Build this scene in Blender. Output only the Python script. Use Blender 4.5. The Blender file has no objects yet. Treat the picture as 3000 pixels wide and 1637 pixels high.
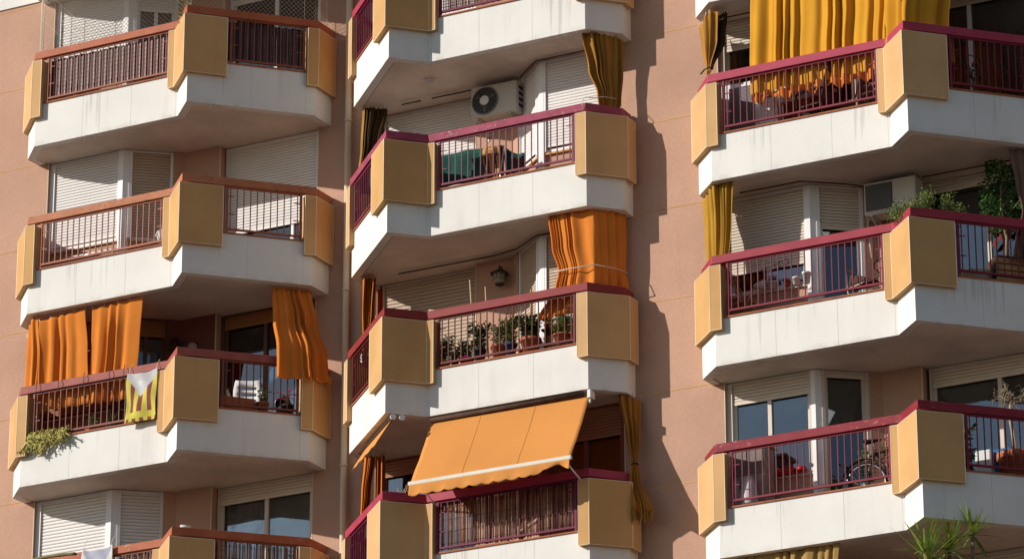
import bpy, math, random
from mathutils import Vector, Matrix
R=random.Random(7)
rad=math.radians
sc=bpy.context.scene
COL=sc.collection
# ------------------------------------------------ camera
cd=bpy.data.cameras.new('camera'); cam=bpy.data.objects.new('camera',cd); COL.objects.link(cam)
yaw,pit,rol=0.4630,0.3756,-0.0113
Fw=Vector((-math.sin(yaw)*math.cos(pit),math.cos(yaw)*math.cos(pit),math.sin(pit)))
Rt=Vector((math.cos(yaw),math.sin(yaw),0)); Up=Rt.cross(Fw)
R2=math.cos(rol)*Rt+math.sin(rol)*Up; U2=-math.sin(rol)*Rt+math.cos(rol)*Up
M=Matrix((R2,U2,-Fw)).transposed().to_4x4(); M.translation=Vector((40.323,-52.8655,1.6312))
cam.matrix_world=M
cd.sensor_width=36; cd.lens=36*12177.1/3000; cd.shift_x=-291.02/3000; cd.shift_y=-261.51/3000
cd.clip_start=1; cd.clip_end=3000
sc.camera=cam
# ------------------------------------------------ world, sun
SD=Vector((1.12,1.0,-0.66)).normalized()      # direction the light travels
elev=math.asin(-SD.z)
w=bpy.data.worlds.new('World'); sc.world=w; w.use_nodes=True
nt=w.node_tree; bg=nt.nodes['Background']; sky=nt.nodes.new('ShaderNodeTexSky')
sky.sky_type='NISHITA'; sky.sun_disc=False; sky.sun_elevation=elev
sky.sun_rotation=math.atan2(-SD.x,-SD.y)
sky.air_density=1.0; sky.dust_density=0.5
nt.links.new(sky.outputs[0],bg.inputs[0]); bg.inputs[1].default_value=0.092
sd=bpy.data.lights.new('sun','SUN'); sd.energy=4.9; sd.angle=rad(0.5); sd.color=(1.0,0.95,0.88)
so=bpy.data.objects.new('sun',sd); COL.objects.link(so)
so.rotation_euler=SD.to_track_quat('-Z','Y').to_euler(); so.location=(0,-40,60)
sc.view_settings.view_transform='Standard'; sc.view_settings.look='None'
sc.view_settings.exposure=0.0; sc.view_settings.gamma=1
# ------------------------------------------------ materials
MT={}
def mat(n,c,rough=.7,var=.10,vs=1.5,fine=0.0,fs=60,streak=0.0,bump=0.0,bs=150,spec=.15,trans=0.0,drip=0,orand=0,chip=None,metal=0.0,streakcol=(.30,.24,.18)):
    if n in MT: return MT[n]
    m=bpy.data.materials.new(n); m.use_nodes=True; t=m.node_tree; N=t.nodes; L=t.links
    b=N['Principled BSDF']; b.inputs['Roughness'].default_value=rough; b.inputs['Specular IOR Level'].default_value=spec
    b.inputs['Metallic'].default_value=metal
    geo=N.new('ShaderNodeNewGeometry')
    def noise(scale,detail=4,vec=None,sx=None):
        x=N.new('ShaderNodeTexNoise'); x.inputs['Scale'].default_value=scale; x.inputs['Detail'].default_value=detail
        src=geo.outputs['Position']
        if sx:
            mp=N.new('ShaderNodeMapping'); mp.inputs['Scale'].default_value=sx; L.new(src,mp.inputs[0]); src=mp.outputs[0]
        L.new(src,x.inputs['Vector']); return x.outputs['Fac']
    def ramp(fac,a,bb,ca=0,cb=1):
        r=N.new('ShaderNodeMapRange'); r.inputs[1].default_value=a; r.inputs[2].default_value=bb; r.inputs[3].default_value=ca; r.inputs[4].default_value=cb
        L.new(fac,r.inputs[0]); return r.outputs[0]
    def mix(f,a,bcol,mode='MIX'):
        x=N.new('ShaderNodeMix'); x.data_type='RGBA'; x.blend_type=mode
        if isinstance(f,float): x.inputs[0].default_value=f
        else: L.new(f,x.inputs[0])
        for i,v in ((6,a),(7,bcol)):
            if isinstance(v,tuple): x.inputs[i].default_value=(*v,1)
            else: L.new(v,x.inputs[i])
        return x.outputs[2]
    col=tuple(c)
    dk=tuple(v*(1-var) for v in c); lt=tuple(min(1,v*(1+var)) for v in c)
    out=mix(ramp(noise(vs,5),.35,.65),dk,lt)
    if fine: 
        out=mix(ramp(noise(fs,3),.3,.7,0,fine),out,tuple(v*.55 for v in c))
    if streak:
        s=ramp(noise(1,4,sx=(5,5,.35)),.55,.78,0,1); s2=ramp(noise(.9,2),.40,.62,0,1)
        mm=N.new('ShaderNodeMath'); mm.operation='MULTIPLY'; L.new(s,mm.inputs[0]); L.new(s2,mm.inputs[1])
        m3=N.new('ShaderNodeMath'); m3.operation='MULTIPLY'; L.new(mm.outputs[0],m3.inputs[0]); m3.inputs[1].default_value=streak
        out=mix(m3.outputs[0],out,streakcol)
    if drip:
        sp=N.new('ShaderNodeSeparateXYZ'); L.new(geo.outputs['Position'],sp.inputs[0])
        def mth(op,a,b_=0.0):
            q=N.new('ShaderNodeMath'); q.operation=op
            for i,v in enumerate((a,b_)):
                if isinstance(v,(int,float)): q.inputs[i].default_value=v
                else: L.new(v,q.inputs[i])
            return q.outputs[0]
        zz=mth('MODULO',mth('ADD',sp.outputs[2],29.0-27.2472+.0),2.9)
        top=ramp(zz,.05,.56,0.0,1.0); bot=ramp(zz,.0,.10,1.0,0.0)
        st=mth('MULTIPLY',noise(1,5,sx=(16,16,.6)),noise(1,3,sx=(1.6,1.6,.25)))
        thr=mth('SUBTRACT',st,mth('SUBTRACT',.425,mth('MULTIPLY',top,.10)))
        dr=mth('MULTIPLY',ramp(thr,0,.09,0,1),drip)
        out=mix(dr,out,(.25,.205,.16))
        eg=mth('MULTIPLY',mth('MULTIPLY',bot,ramp(noise(5,4),.45,.65,0,1)),.35)
        out=mix(eg,out,(.42,.33,.22))
    if orand:
        oi=N.new('ShaderNodeObjectInfo'); hv=N.new('ShaderNodeHueSaturation')
        L.new(ramp(oi.outputs['Random'],0,1,1-orand,1+orand),hv.inputs['Value']); L.new(ramp(oi.outputs['Random'],0,1,1+orand*.8,1-orand*.8),hv.inputs['Saturation'])
        L.new(out,hv.inputs['Color']); out=hv.outputs[0]
    if chip:
        f=ramp(noise(14,6,sx=(1,1,2.5)),.60,.66,0,1); g2=ramp(noise(1.6,2),.45,.6,0,1)
        mm=N.new('ShaderNodeMath'); mm.operation='MULTIPLY'; L.new(f,mm.inputs[0]); L.new(g2,mm.inputs[1])
        out=mix(mm.outputs[0],out,chip)
    if isinstance(out,tuple): b.inputs['Base Color'].default_value=(*out,1)
    else: L.new(out,b.inputs['Base Color'])
    if bump:
        bp=N.new('ShaderNodeBump'); bp.inputs['Strength'].default_value=bump; bp.inputs['Distance'].default_value=.01
        L.new(noise(bs,3),bp.inputs['Height']); L.new(bp.outputs[0],b.inputs['Normal'])
    if trans:
        tr=N.new('ShaderNodeBsdfTranslucent'); 
        if isinstance(out,tuple): tr.inputs[0].default_value=(*out,1)
        else: L.new(out,tr.inputs[0])
        ms=N.new('ShaderNodeMixShader'); ms.inputs[0].default_value=trans
        L.new(b.outputs[0],ms.inputs[1]); L.new(tr.outputs[0],ms.inputs[2])
        L.new(ms.outputs[0],N['Material Output'].inputs[0])
    MT[n]=m; return m
def glassmat():
    m=bpy.data.materials.new('window_glass'); m.use_nodes=True; t=m.node_tree; N=t.nodes; L=t.links
    N.remove(N['Principled BSDF'])
    tr=N.new('ShaderNodeBsdfTransparent'); tr.inputs[0].default_value=(.62,.64,.62,1)
    gl=N.new('ShaderNodeBsdfGlossy'); gl.inputs['Roughness'].default_value=.015; gl.inputs[0].default_value=(.78,.90,1,1)
    fr=N.new('ShaderNodeFresnel'); fr.inputs[0].default_value=1.7
    mu=N.new('ShaderNodeMath'); mu.operation='MULTIPLY_ADD'; mu.inputs[1].default_value=1.35; mu.inputs[2].default_value=.04
    L.new(fr.outputs[0],mu.inputs[0])
    geo=N.new('ShaderNodeNewGeometry'); nz=N.new('ShaderNodeTexNoise'); nz.inputs['Scale'].default_value=1.3; L.new(geo.outputs['Position'],nz.inputs['Vector'])
    bp=N.new('ShaderNodeBump'); bp.inputs['Strength'].default_value=.25; bp.inputs['Distance'].default_value=.01
    L.new(nz.outputs[0],bp.inputs['Height']); L.new(bp.outputs[0],gl.inputs['Normal'])
    ms=N.new('ShaderNodeMixShader'); L.new(mu.outputs[0],ms.inputs[0]); L.new(tr.outputs[0],ms.inputs[1]); L.new(gl.outputs[0],ms.inputs[2])
    L.new(ms.outputs[0],N['Material Output'].inputs[0]); MT['window_glass']=m; return m

GLASS=glassmat()
WHITE=mat('white_concrete',(.735,.71,.665),.85,.04,1.2,fine=.07,fs=25,streak=.22,bump=.15,bs=60,drip=.30)
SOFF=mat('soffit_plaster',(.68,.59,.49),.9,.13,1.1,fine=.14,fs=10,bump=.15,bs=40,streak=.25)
JOINT=mat('joint_line',(.50,.46,.40),.9)  # darker tone of the thin vertical construction joints in the fascia
PINK=mat('pink_render',(.50,.300,.212),.92,.095,.55,fine=.22,fs=30,streak=.26,bump=.4,bs=70,streakcol=(.33,.20,.15))
BEAD=mat('corner_bead',(.62,.50,.36),.6)
YEL=mat('yellow_joint',(.56,.32,.11),.8)
BOX=mat('ochre_panel',(.59,.345,.148),.8,.07,1.6,fine=.16,fs=55,bump=.25,bs=100,streak=.24,streakcol=(.34,.21,.10),orand=.055)
TRIM=mat('cream_trim',(.80,.69,.50),.5)
TERRA=mat('terracotta_paint',(.40,.115,.052),.55,.10,4,fine=.12,fs=30,chip=(.42,.25,.15))
TERRA2=mat('worn_terracotta_paint',(.46,.175,.085),.6,.12,4,fine=.2,fs=30,chip=(.16,.12,.08))
ROSE=mat('rose_brown_paint',(.32,.090,.072),.55,.12,4,fine=.15,fs=30)
PURP=mat('raspberry_paint',(.385,.048,.082),.45,.08,4,fine=.08,fs=30)
PURP2=mat('wine_paint',(.31,.036,.054),.45,.10,4,fine=.10,fs=30)
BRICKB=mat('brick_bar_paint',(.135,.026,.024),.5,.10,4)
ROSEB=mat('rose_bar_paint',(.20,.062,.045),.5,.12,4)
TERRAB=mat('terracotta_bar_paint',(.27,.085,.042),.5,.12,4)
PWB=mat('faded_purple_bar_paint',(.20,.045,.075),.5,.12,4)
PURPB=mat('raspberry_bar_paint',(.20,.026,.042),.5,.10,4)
PURP3=mat('dark_wine_paint',(.235,.024,.034),.45,.08,4,fine=.10,fs=30,chip=(.38,.14,.12))
PURPW=mat('worn_purple_paint',(.32,.06,.10),.6,.15,5,fine=.25,fs=25,chip=(.42,.27,.25))
BRICKP=mat('brick_red_paint',(.255,.036,.034),.5,.08,4,fine=.08,fs=30)
PLUM=mat('dark_plum_paint',(.155,.018,.055),.5,.08,4,fine=.08,fs=30)
COPE=mat('terracotta_tile',(.36,.12,.06),.7,.15,8)
SHW=mat('white_shutter',(.76,.73,.70),.6,.03,1)
SHGAP=mat('shutter_gap',(.10,.085,.075),.9)
SHSOFT=mat('soft_shutter_gap',(.50,.47,.44),.8)
SHC=mat('cream_shutter',(.66,.58,.47),.6,.05,1)
SHB=mat('brown_shutter',(.36,.17,.10),.6,.06,1)
SHT=mat('wood_shutter',(.30,.13,.05),.6,.08,2)
SHG=mat('beige_shutter',(.52,.40,.30),.6,.05,1)
FRW=mat('white_frame',(.80,.79,.78),.35,.02,2)
FRC=mat('cream_frame',(.62,.55,.46),.45,.03,2)
FRB=mat('brown_frame',(.12,.06,.035),.5,.05,2)
FRR=mat('red_brown_frame',(.24,.07,.05),.5,.05,2)
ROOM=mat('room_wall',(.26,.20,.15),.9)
PIPE=mat('cream_pipe',(.62,.48,.33),.5,.05,1.5,streak=.25)
ORG=mat('orange_canvas',(.76,.255,.040),.9,.06,1.2,fine=.08,fs=80,trans=.28)
ORG2=mat('amber_awning',(.74,.32,.085),.9,.05,1.0,fine=.05,fs=80,trans=.22)
YELC=mat('mustard_canvas',(.70,.34,.030),.9,.07,1.2,fine=.06,fs=80,trans=.22)
OCH=mat('ochre_canvas',(.42,.20,.038),.85,.10,2,fine=.06,fs=80,trans=.18)
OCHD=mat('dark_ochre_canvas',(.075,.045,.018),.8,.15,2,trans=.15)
KHA=mat('khaki_canvas',(.40,.25,.085),.9,.1,2,trans=.15)
FAD=mat('brown_canvas',(.17,.10,.07),.9,.1,2,trans=.1)
DRAPE=mat('white_drape',(.80,.76,.68),.95,.04,2,trans=.3)
GRYD=mat('grey_drape',(.58,.57,.52),.95,.05,2,trans=.25)
REDD=mat('red_drape',(.30,.06,.04),.95,.1,2,trans=.3)
REED=mat('reed',(.36,.20,.11),.8,.25,6); REED2=mat('dark_reed',(.19,.10,.06),.8,.25,6); REED3=mat('pale_reed',(.58,.43,.29),.7,.2,6)
PLM1=mat('plum_screen',(.14,.07,.065),.5,.15,6); PLM2=mat('dark_plum_screen',(.05,.03,.04),.5,.2,6); PLM3=mat('pale_plum_screen',(.42,.27,.24),.4,.2,6)
NETM=mat('net_cord',(.55,.47,.38),.8); WIRE=mat('dark_wire',(.03,.025,.022),.6)
ROPE=mat('pale_rope',(.62,.54,.42),.9)
POTT=mat('terracotta_pot',(.42,.135,.06),.8,.12,8); POTD=mat('dark_pot',(.03,.035,.045),.5); POTG=mat('green_pot',(.02,.12,.09),.5)
POTY=mat('yellow_pot',(.65,.45,.04),.5); POTM=mat('magenta_pot',(.40,.015,.12),.5); POTW=mat('white_pot',(.75,.74,.70),.5)
POTR=mat('reddish_pot',(.30,.05,.03),.6); SOIL=mat('soil',(.04,.025,.015),1)
LF1=mat('green_leaf',(.075,.15,.03),.55,.35,9,trans=.25); LF2=mat('dark_leaf',(.035,.085,.02),.5,.35,9,trans=.2)
LF3=mat('olive_leaf',(.20,.26,.085),.6,.3,9,trans=.25); LF4=mat('yellow_green_leaf',(.24,.28,.045),.6,.3,9,trans=.3)
SUCC=mat('succulent_leaf',(.44,.38,.12),.6,.3,12,trans=.1)
FLW=mat('pink_flower',(.62,.08,.22),.7,.2,20,trans=.2)
BARK=mat('bark',(.22,.16,.10),.9,.2,15); CANE=mat('bamboo_cane',(.50,.36,.20),.6,.1,8); TWIG=mat('dry_twig',(.34,.27,.18),.9,.2,12)
ACW=mat('ac_enamel',(.56,.53,.47),.45,.04,3,streak=.2); ACD=mat('ac_dark',(.035,.035,.04),.5); ACG=mat('ac_grille',(.22,.22,.21),.5)
STEEL=mat('galvanised_steel',(.45,.40,.33),.45,.1,6,metal=.3)
GREEN=mat('green_rug',(.014,.088,.066),.95,.15,20); RUGO=mat('ochre_rug',(.48,.24,.08),.95,.25,25); RUGD=mat('dark_rug',(.09,.05,.035),.95,.2,20)
PLAS=mat('white_plastic',(.72,.71,.69),.4,.03,3); PLASD=mat('grey_plastic',(.25,.24,.25),.5); BLUE=mat('blue_plastic',(.03,.14,.33),.5); PLASB=mat('beige_plastic',(.60,.52,.40),.5)
WOOD=mat('brown_wood',(.26,.10,.045),.7,.2,8); WOODL=mat('light_wood',(.48,.28,.12),.7,.2,8); WOODD=mat('dark_wood',(.07,.04,.028),.7,.2,8)
RED=mat('red_plastic',(.45,.02,.015),.4); BLK=mat('black_rubber',(.015,.015,.016),.6); CHR=mat('bright_metal',(.55,.55,.56),.3,.03,3,metal=.8)
LANT=mat('lantern_metal',(.05,.04,.03),.6); LANG=mat('lantern_glass',(.32,.27,.19),.2)
FY=mat('flag_yellow',(.74,.66,.13),.85,.04,4,trans=.3); FR_=mat('flag_faded_red',(.33,.10,.085),.85,.08,4,trans=.3); FBL=mat('flag_faded_blue',(.64,.63,.63),.85,.05,4,trans=.3); FW_=mat('flag_white',(.80,.78,.74),.85,.03,4,trans=.3)
FB2=mat('flag_blue',(.50,.50,.60),.85,.1,4,trans=.3); TILE=mat('floor_tile',(.33,.17,.11),.8,.1,4)
ASPH=mat('asphalt',(.11,.10,.095),.95,.15,.2)
# ------------------------------------------------ mesh helpers
BXC={'L':3.89,'M':13.98,'R':16.07}; CC={'L':2.75,'M':2.73,'R':2.89}; DZ={'L':-.02,'M':-.01,'R':.03}
Z00=27.2472; H=2.9
class Fr:
    def __init__(s,col,fl): s.col=col; s.fl=fl; s.s=-1 if col=='M' else 1; s.bx=BXC[col]; s.zb=Z00-H*fl; s.c=CC[col]
    def w(s,p): return Vector((s.bx+s.s*p[0],p[1],s.zb+p[2]))
    def de(s,a,t=0): return (s.c+.46+.70711*(a+t), -1.39+.70711*(a-t))
WF=type('WF',(),{'s':1,'w':staticmethod(lambda p:Vector(p))})()
LOC={}
def offs(pts,t):
    n=len(pts); out=[]
    ns=[]
    for i in range(n-1):
        dx,dy=pts[i+1][0]-pts[i][0],pts[i+1][1]-pts[i][1]; l=math.hypot(dx,dy); ns.append((dy/l,-dx/l))
    for i in range(n):
        if i==0: nx,ny=ns[0]; k=1
        elif i==n-1: nx,ny=ns[-1]; k=1
        else:
            nx,ny=ns[i-1][0]+ns[i][0],ns[i-1][1]+ns[i][1]; l=math.hypot(nx,ny); nx/=l; ny/=l; k=1/(nx*ns[i][0]+ny*ns[i][1])
        out.append((pts[i][0]+nx*t*k,pts[i][1]+ny*t*k))
    return out
class MB:
    def __init__(s): s.v=[];s.f=[];s.m=[];s.sm=[]
    def q(s,idx,m=0,sm=False): s.f.append(tuple(idx));s.m.append(m);s.sm.append(sm)
    def add(s,vs): b=len(s.v); s.v+= [tuple(x) for x in vs]; return b
    def hexa(s,P,m=0):   # P: 8 points, bottom 0-3 (ccw from above), top 4-7
        b=s.add(P)
        for f in ((3,2,1,0),(4,5,6,7),(0,1,5,4),(1,2,6,5),(2,3,7,6),(3,0,4,7)): s.q([b+i for i in f],m)
        return s
    def box(s,x0,x1,y0,y1,z0,z1,m=0):
        return s.hexa([(x0,y0,z0),(x1,y0,z0),(x1,y1,z0),(x0,y1,z0),(x0,y0,z1),(x1,y0,z1),(x1,y1,z1),(x0,y1,z1)],m)
    def seg(s,p0,p1,u0,u1,d0,d1,z0,z1,m=0):   # box along a plan segment; d = outwards
        dx,dy=p1[0]-p0[0],p1[1]-p0[1]; l=math.hypot(dx,dy); e=(dx/l,dy/l); n=(dy/l,-dx/l)
        P=lambda u,d,z:(p0[0]+e[0]*u+n[0]*d,p0[1]+e[1]*u+n[1]*d,z)
        return s.hexa([P(u0,d1,z0),P(u1,d1,z0),P(u1,d0,z0),P(u0,d0,z0),P(u0,d1,z1),P(u1,d1,z1),P(u1,d0,z1),P(u0,d0,z1)],m)
    def band(s,pts,ti,to,z0,z1,m=0):
        a=offs(pts,to); c=offs(pts,ti); n=len(pts)
        b=s.add([(x,y,z0) for x,y in a]+[(x,y,z0) for x,y in c]+[(x,y,z1) for x,y in a]+[(x,y,z1) for x,y in c])
        for i in range(n-1):
            s.q((b+i,b+i+1,b+2*n+i+1,b+2*n+i),m); s.q((b+n+i+1,b+n+i,b+3*n+i,b+3*n+i+1),m)
            s.q((b+2*n+i,b+2*n+i+1,b+3*n+i+1,b+3*n+i),m); s.q((b+i+1,b+i,b+n+i,b+n+i+1),m)
        s.q((b,b+2*n,b+3*n,b+n),m); s.q((b+n-1,b+2*n-1,b+4*n-1,b+3*n-1),m)
        return s
    def prism(s,poly,z0,z1,m=0,mb=None):
        n=len(poly); b=s.add([(x,y,z0) for x,y in poly]+[(x,y,z1) for x,y in poly])
        for i in range(n): j=(i+1)%n; s.q((b+i,b+j,b+n+j,b+n+i),m)
        s.q([b+i for i in range(n)][::-1],m if mb is None else mb); s.q([b+n+i for i in range(n)],m)
        return s
    def tube(s,pts,r,n=6,m=0,caps=True):
        pts=[Vector(p) for p in pts]; rr=r if isinstance(r,(list,tuple)) else [r]*len(pts)
        prev=None; rings=[]
        for i,p in enumerate(pts):
            d=(pts[min(i+1,len(pts)-1)]-pts[max(i-1,0)]).normalized()
            if prev is None: a=d.orthogonal().normalized()
            else: a=(prev-d*prev.dot(d)); a=a.normalized() if a.length>1e-6 else d.orthogonal().normalized()
            prev=a; c=d.cross(a)
            rings.append(s.add([p+(a*math.cos(2*math.pi*k/n)+c*math.sin(2*math.pi*k/n))*rr[i] for k in range(n)]))
        for i in range(len(pts)-1):
            for k in range(n): l=(k+1)%n; s.q((rings[i]+k,rings[i]+l,rings[i+1]+l,rings[i+1]+k),m,n>4)
        if caps: s.q([rings[0]+k for k in range(n)][::-1],m); s.q([rings[-1]+k for k in range(n)],m)
        return s
    def lathe(s,cx,cy,z0,prof,n=16,m=0):
        rings=[s.add([(cx+r*math.cos(2*math.pi*k/n),cy+r*math.sin(2*math.pi*k/n),z0+z) for k in range(n)]) for r,z in prof]
        for i in range(len(prof)-1):
            for k in range(n): l=(k+1)%n; s.q((rings[i]+k,rings[i]+l,rings[i+1]+l,rings[i+1]+k),m,True)
        s.q([rings[0]+k for k in range(n)][::-1],m); s.q([rings[-1]+k for k in range(n)],m)
        return s
    def disc(s,c,nrm,r,th,n=24,m=0):
        nrm=Vector(nrm).normalized(); c=Vector(c); return s.tube([c-nrm*th/2,c+nrm*th/2],r,n,m)
    def ring(s,c,nrm,r,rt,n=32,k=6,m=0,squash=1):
        nrm=Vector(nrm).normalized(); a=nrm.orthogonal().normalized(); b=nrm.cross(a); c=Vector(c); rings=[]
        for i in range(n):
            t=2*math.pi*i/n; e=a*math.cos(t)+b*math.sin(t)
            rings.append(s.add([c+e*(r+rt*math.cos(2*math.pi*j/k))+nrm*rt*squash*math.sin(2*math.pi*j/k) for j in range(k)]))
        for i in range(n):
            for j in range(k): l=(j+1)%k; s.q((rings[i]+j,rings[(i+1)%n]+j,rings[(i+1)%n]+l,rings[i]+l),m,True)
        return s
    def grid(s,G,m=0,sm=True,mf=None):
        nr,nc=len(G),len(G[0]); b=s.add([p for row in G for p in row])
        for i in range(nr-1):
            for j in range(nc-1): s.q((b+i*nc+j,b+i*nc+j+1,b+(i+1)*nc+j+1,b+(i+1)*nc+j),mf(i,j) if mf else m,sm)
        return s
    def leaf(s,p,d,l,wd,m=0,rng=R):
        p=Vector(p); d=Vector(d).normalized(); o=d.cross(Vector((rng.gauss(0,1),rng.gauss(0,1),rng.gauss(0,1)))).normalized(); n=o.cross(d)
        b=s.add([p,p+d*l*.5+o*wd*.5+n*wd*.12,p+d*l-n*l*.08,p+d*l*.5-o*wd*.5+n*wd*.12]); s.q((b,b+1,b+2),m); s.q((b,b+2,b+3),m)
    def build(s,name,mats,parent=None,fr=WF,org=None,solid=0,bevel=0):
        W=[fr.w(p) for p in s.v]
        if org is None:
            xs=[p.x for p in W];ys=[p.y for p in W];zs=[p.z for p in W]
            o=Vector(((min(xs)+max(xs))/2,(min(ys)+max(ys))/2,min(zs)))
        else: o=fr.w(org)
        me=bpy.data.meshes.new(name)
        fs=[f[::-1] for f in s.f] if fr.s<0 else s.f
        me.from_pydata([p-o for p in W],[],fs)
        for x in (mats if isinstance(mats,(list,tuple)) else [mats]): me.materials.append(x)
        me.polygons.foreach_set('material_index',s.m); me.polygons.foreach_set('use_smooth',s.sm); me.update()
        ob=bpy.data.objects.new(name,me); COL.objects.link(ob)
        if solid: md=ob.modifiers.new('thickness','SOLIDIFY'); md.thickness=solid; md.offset=0
        if bevel: md=ob.modifiers.new('bevel','BEVEL'); md.width=bevel; md.segments=2; md.limit_method='ANGLE'
        LOC[ob.name]=o
        if parent: ob.parent=parent; ob.location=o-LOC[parent.name]
        else: ob.location=o
        return ob
def tag(o,label=None,cat=None,group=None,kind=None):
    if label: o['label']=label
    if cat: o['category']=cat
    if group: o['group']=group
    if kind: o['kind']=kind
    return o
def thing(name,p,fr,label,cat,group=None):
    o=bpy.data.objects.new(name,None); COL.objects.link(o); o.empty_display_size=.2
    w_=fr.w(p); o.location=w_; LOC[o.name]=w_; return tag(o,label,cat,group)
# ------------------------------------------------ ground
g=MB(); g.grid([[(x,y,0) for x in (-1500,-200,0,60,300,1500)] for y in (-1500,-200,-60,0,60,300,1500)],sm=False)
tag(g.build('ground',ASPH,org=(0,0,0)),kind='structure')
# ------------------------------------------------ building
bld=thing('apartment_building',(9,1.5,0),WF,'tall pink rendered apartment block with three columns of angular white balconies and ochre corner panels','building')
ZT=Z00+6.2
def wallpart(name,poly,joints=None,jx=None):
    b=MB(); b.prism(poly,0,ZT,0)
    if joints:
        for (p0,p1) in joints:
            l=math.hypot(p1[0]-p0[0],p1[1]-p0[1])
            for k in range(-2,9):
                for dz in (.03,-1.43): b.seg(p0,p1,0,l,-.01,.004,Z00-H*k+dz-.0065,Z00-H*k+dz+.0065,1)
    return b.build(name,[PINK,YEL],bld)
LB,MBx,RB=BXC['L'],BXC['M'],BXC['R']
wallpart('wall',[(-7,-.18),(LB-.22,-.18),(LB-.22,3.1),(-7,3.1)],[((-7,-.18),(LB-.221,-.18))])
wallpart('wall',[(MBx+.22,-.18),(RB-.22,-.18),(RB-.22,3.1),(MBx+.22,3.1)],[((MBx+.221,-.18),(RB-.221,-.18))])
wallpart('wall',[(LB+4.47,.60),(MBx-4.47,.60),(MBx-4.47,3.1),(LB+4.47,3.1)],[((LB+4.471,.60),(MBx-4.471,.60))])
wallpart('wall',[(RB+4.75,.60),(RB+9,.60),(RB+9,3.1),(RB+4.75,3.1)])
# back wall of the rooms
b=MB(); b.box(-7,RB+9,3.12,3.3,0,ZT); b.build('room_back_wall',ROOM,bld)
# corner beads on the reveals
b=MB()
for x,y in ((LB-.22,-.18),(MBx+.22,-.18),(RB-.22,-.18),(LB+4.47,.60),(MBx-4.47,.60),(RB+4.75,.60)):
    b.box(x-.007,x+.007,y-.004,y+.01,10,ZT-.01)
b.build('corner_bead',BEAD,bld)
b=MB(); b.box(-7,LB-.34,-.205,-.178,Z00+2.98,ZT-.02); b.build('white_band',WHITE,bld)
for c in 'LMR':
    fr=Fr(c,0); e=.06 if c!='R' else 0
    b=MB(); zz=ZT-fr.zb
    b.prism([(1.86,.37),(2.02,.50),(2.64+e*.5,.50),(2.64+e*.5,1.3),(1.86,1.3)],-fr.zb,zz)
    b.box(2.64+e*.5-.006,2.64+e*.5+.008,.494,.52,-fr.zb+10,zz-.01,1)
    b.build('wall_pier',[PINK,BEAD],bld,fr)
def outline(fr):
    c=fr.c; dx=c+.46+1.48
    return dict(V=(-.41,-.18),A=(-.42,-.50),B=(0,-.93),C=(c,-.93),D=(c+.46,-1.39),E=(dx,.09),W=(dx+.01,.60))
def lerp(a,b,t): return (a[0]+(b[0]-a[0])*t,a[1]+(b[1]-a[1])*t)
def along(a,b,d):
    l=math.hypot(b[0]-a[0],b[1]-a[1]); return lerp(a,b,d/l)
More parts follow.
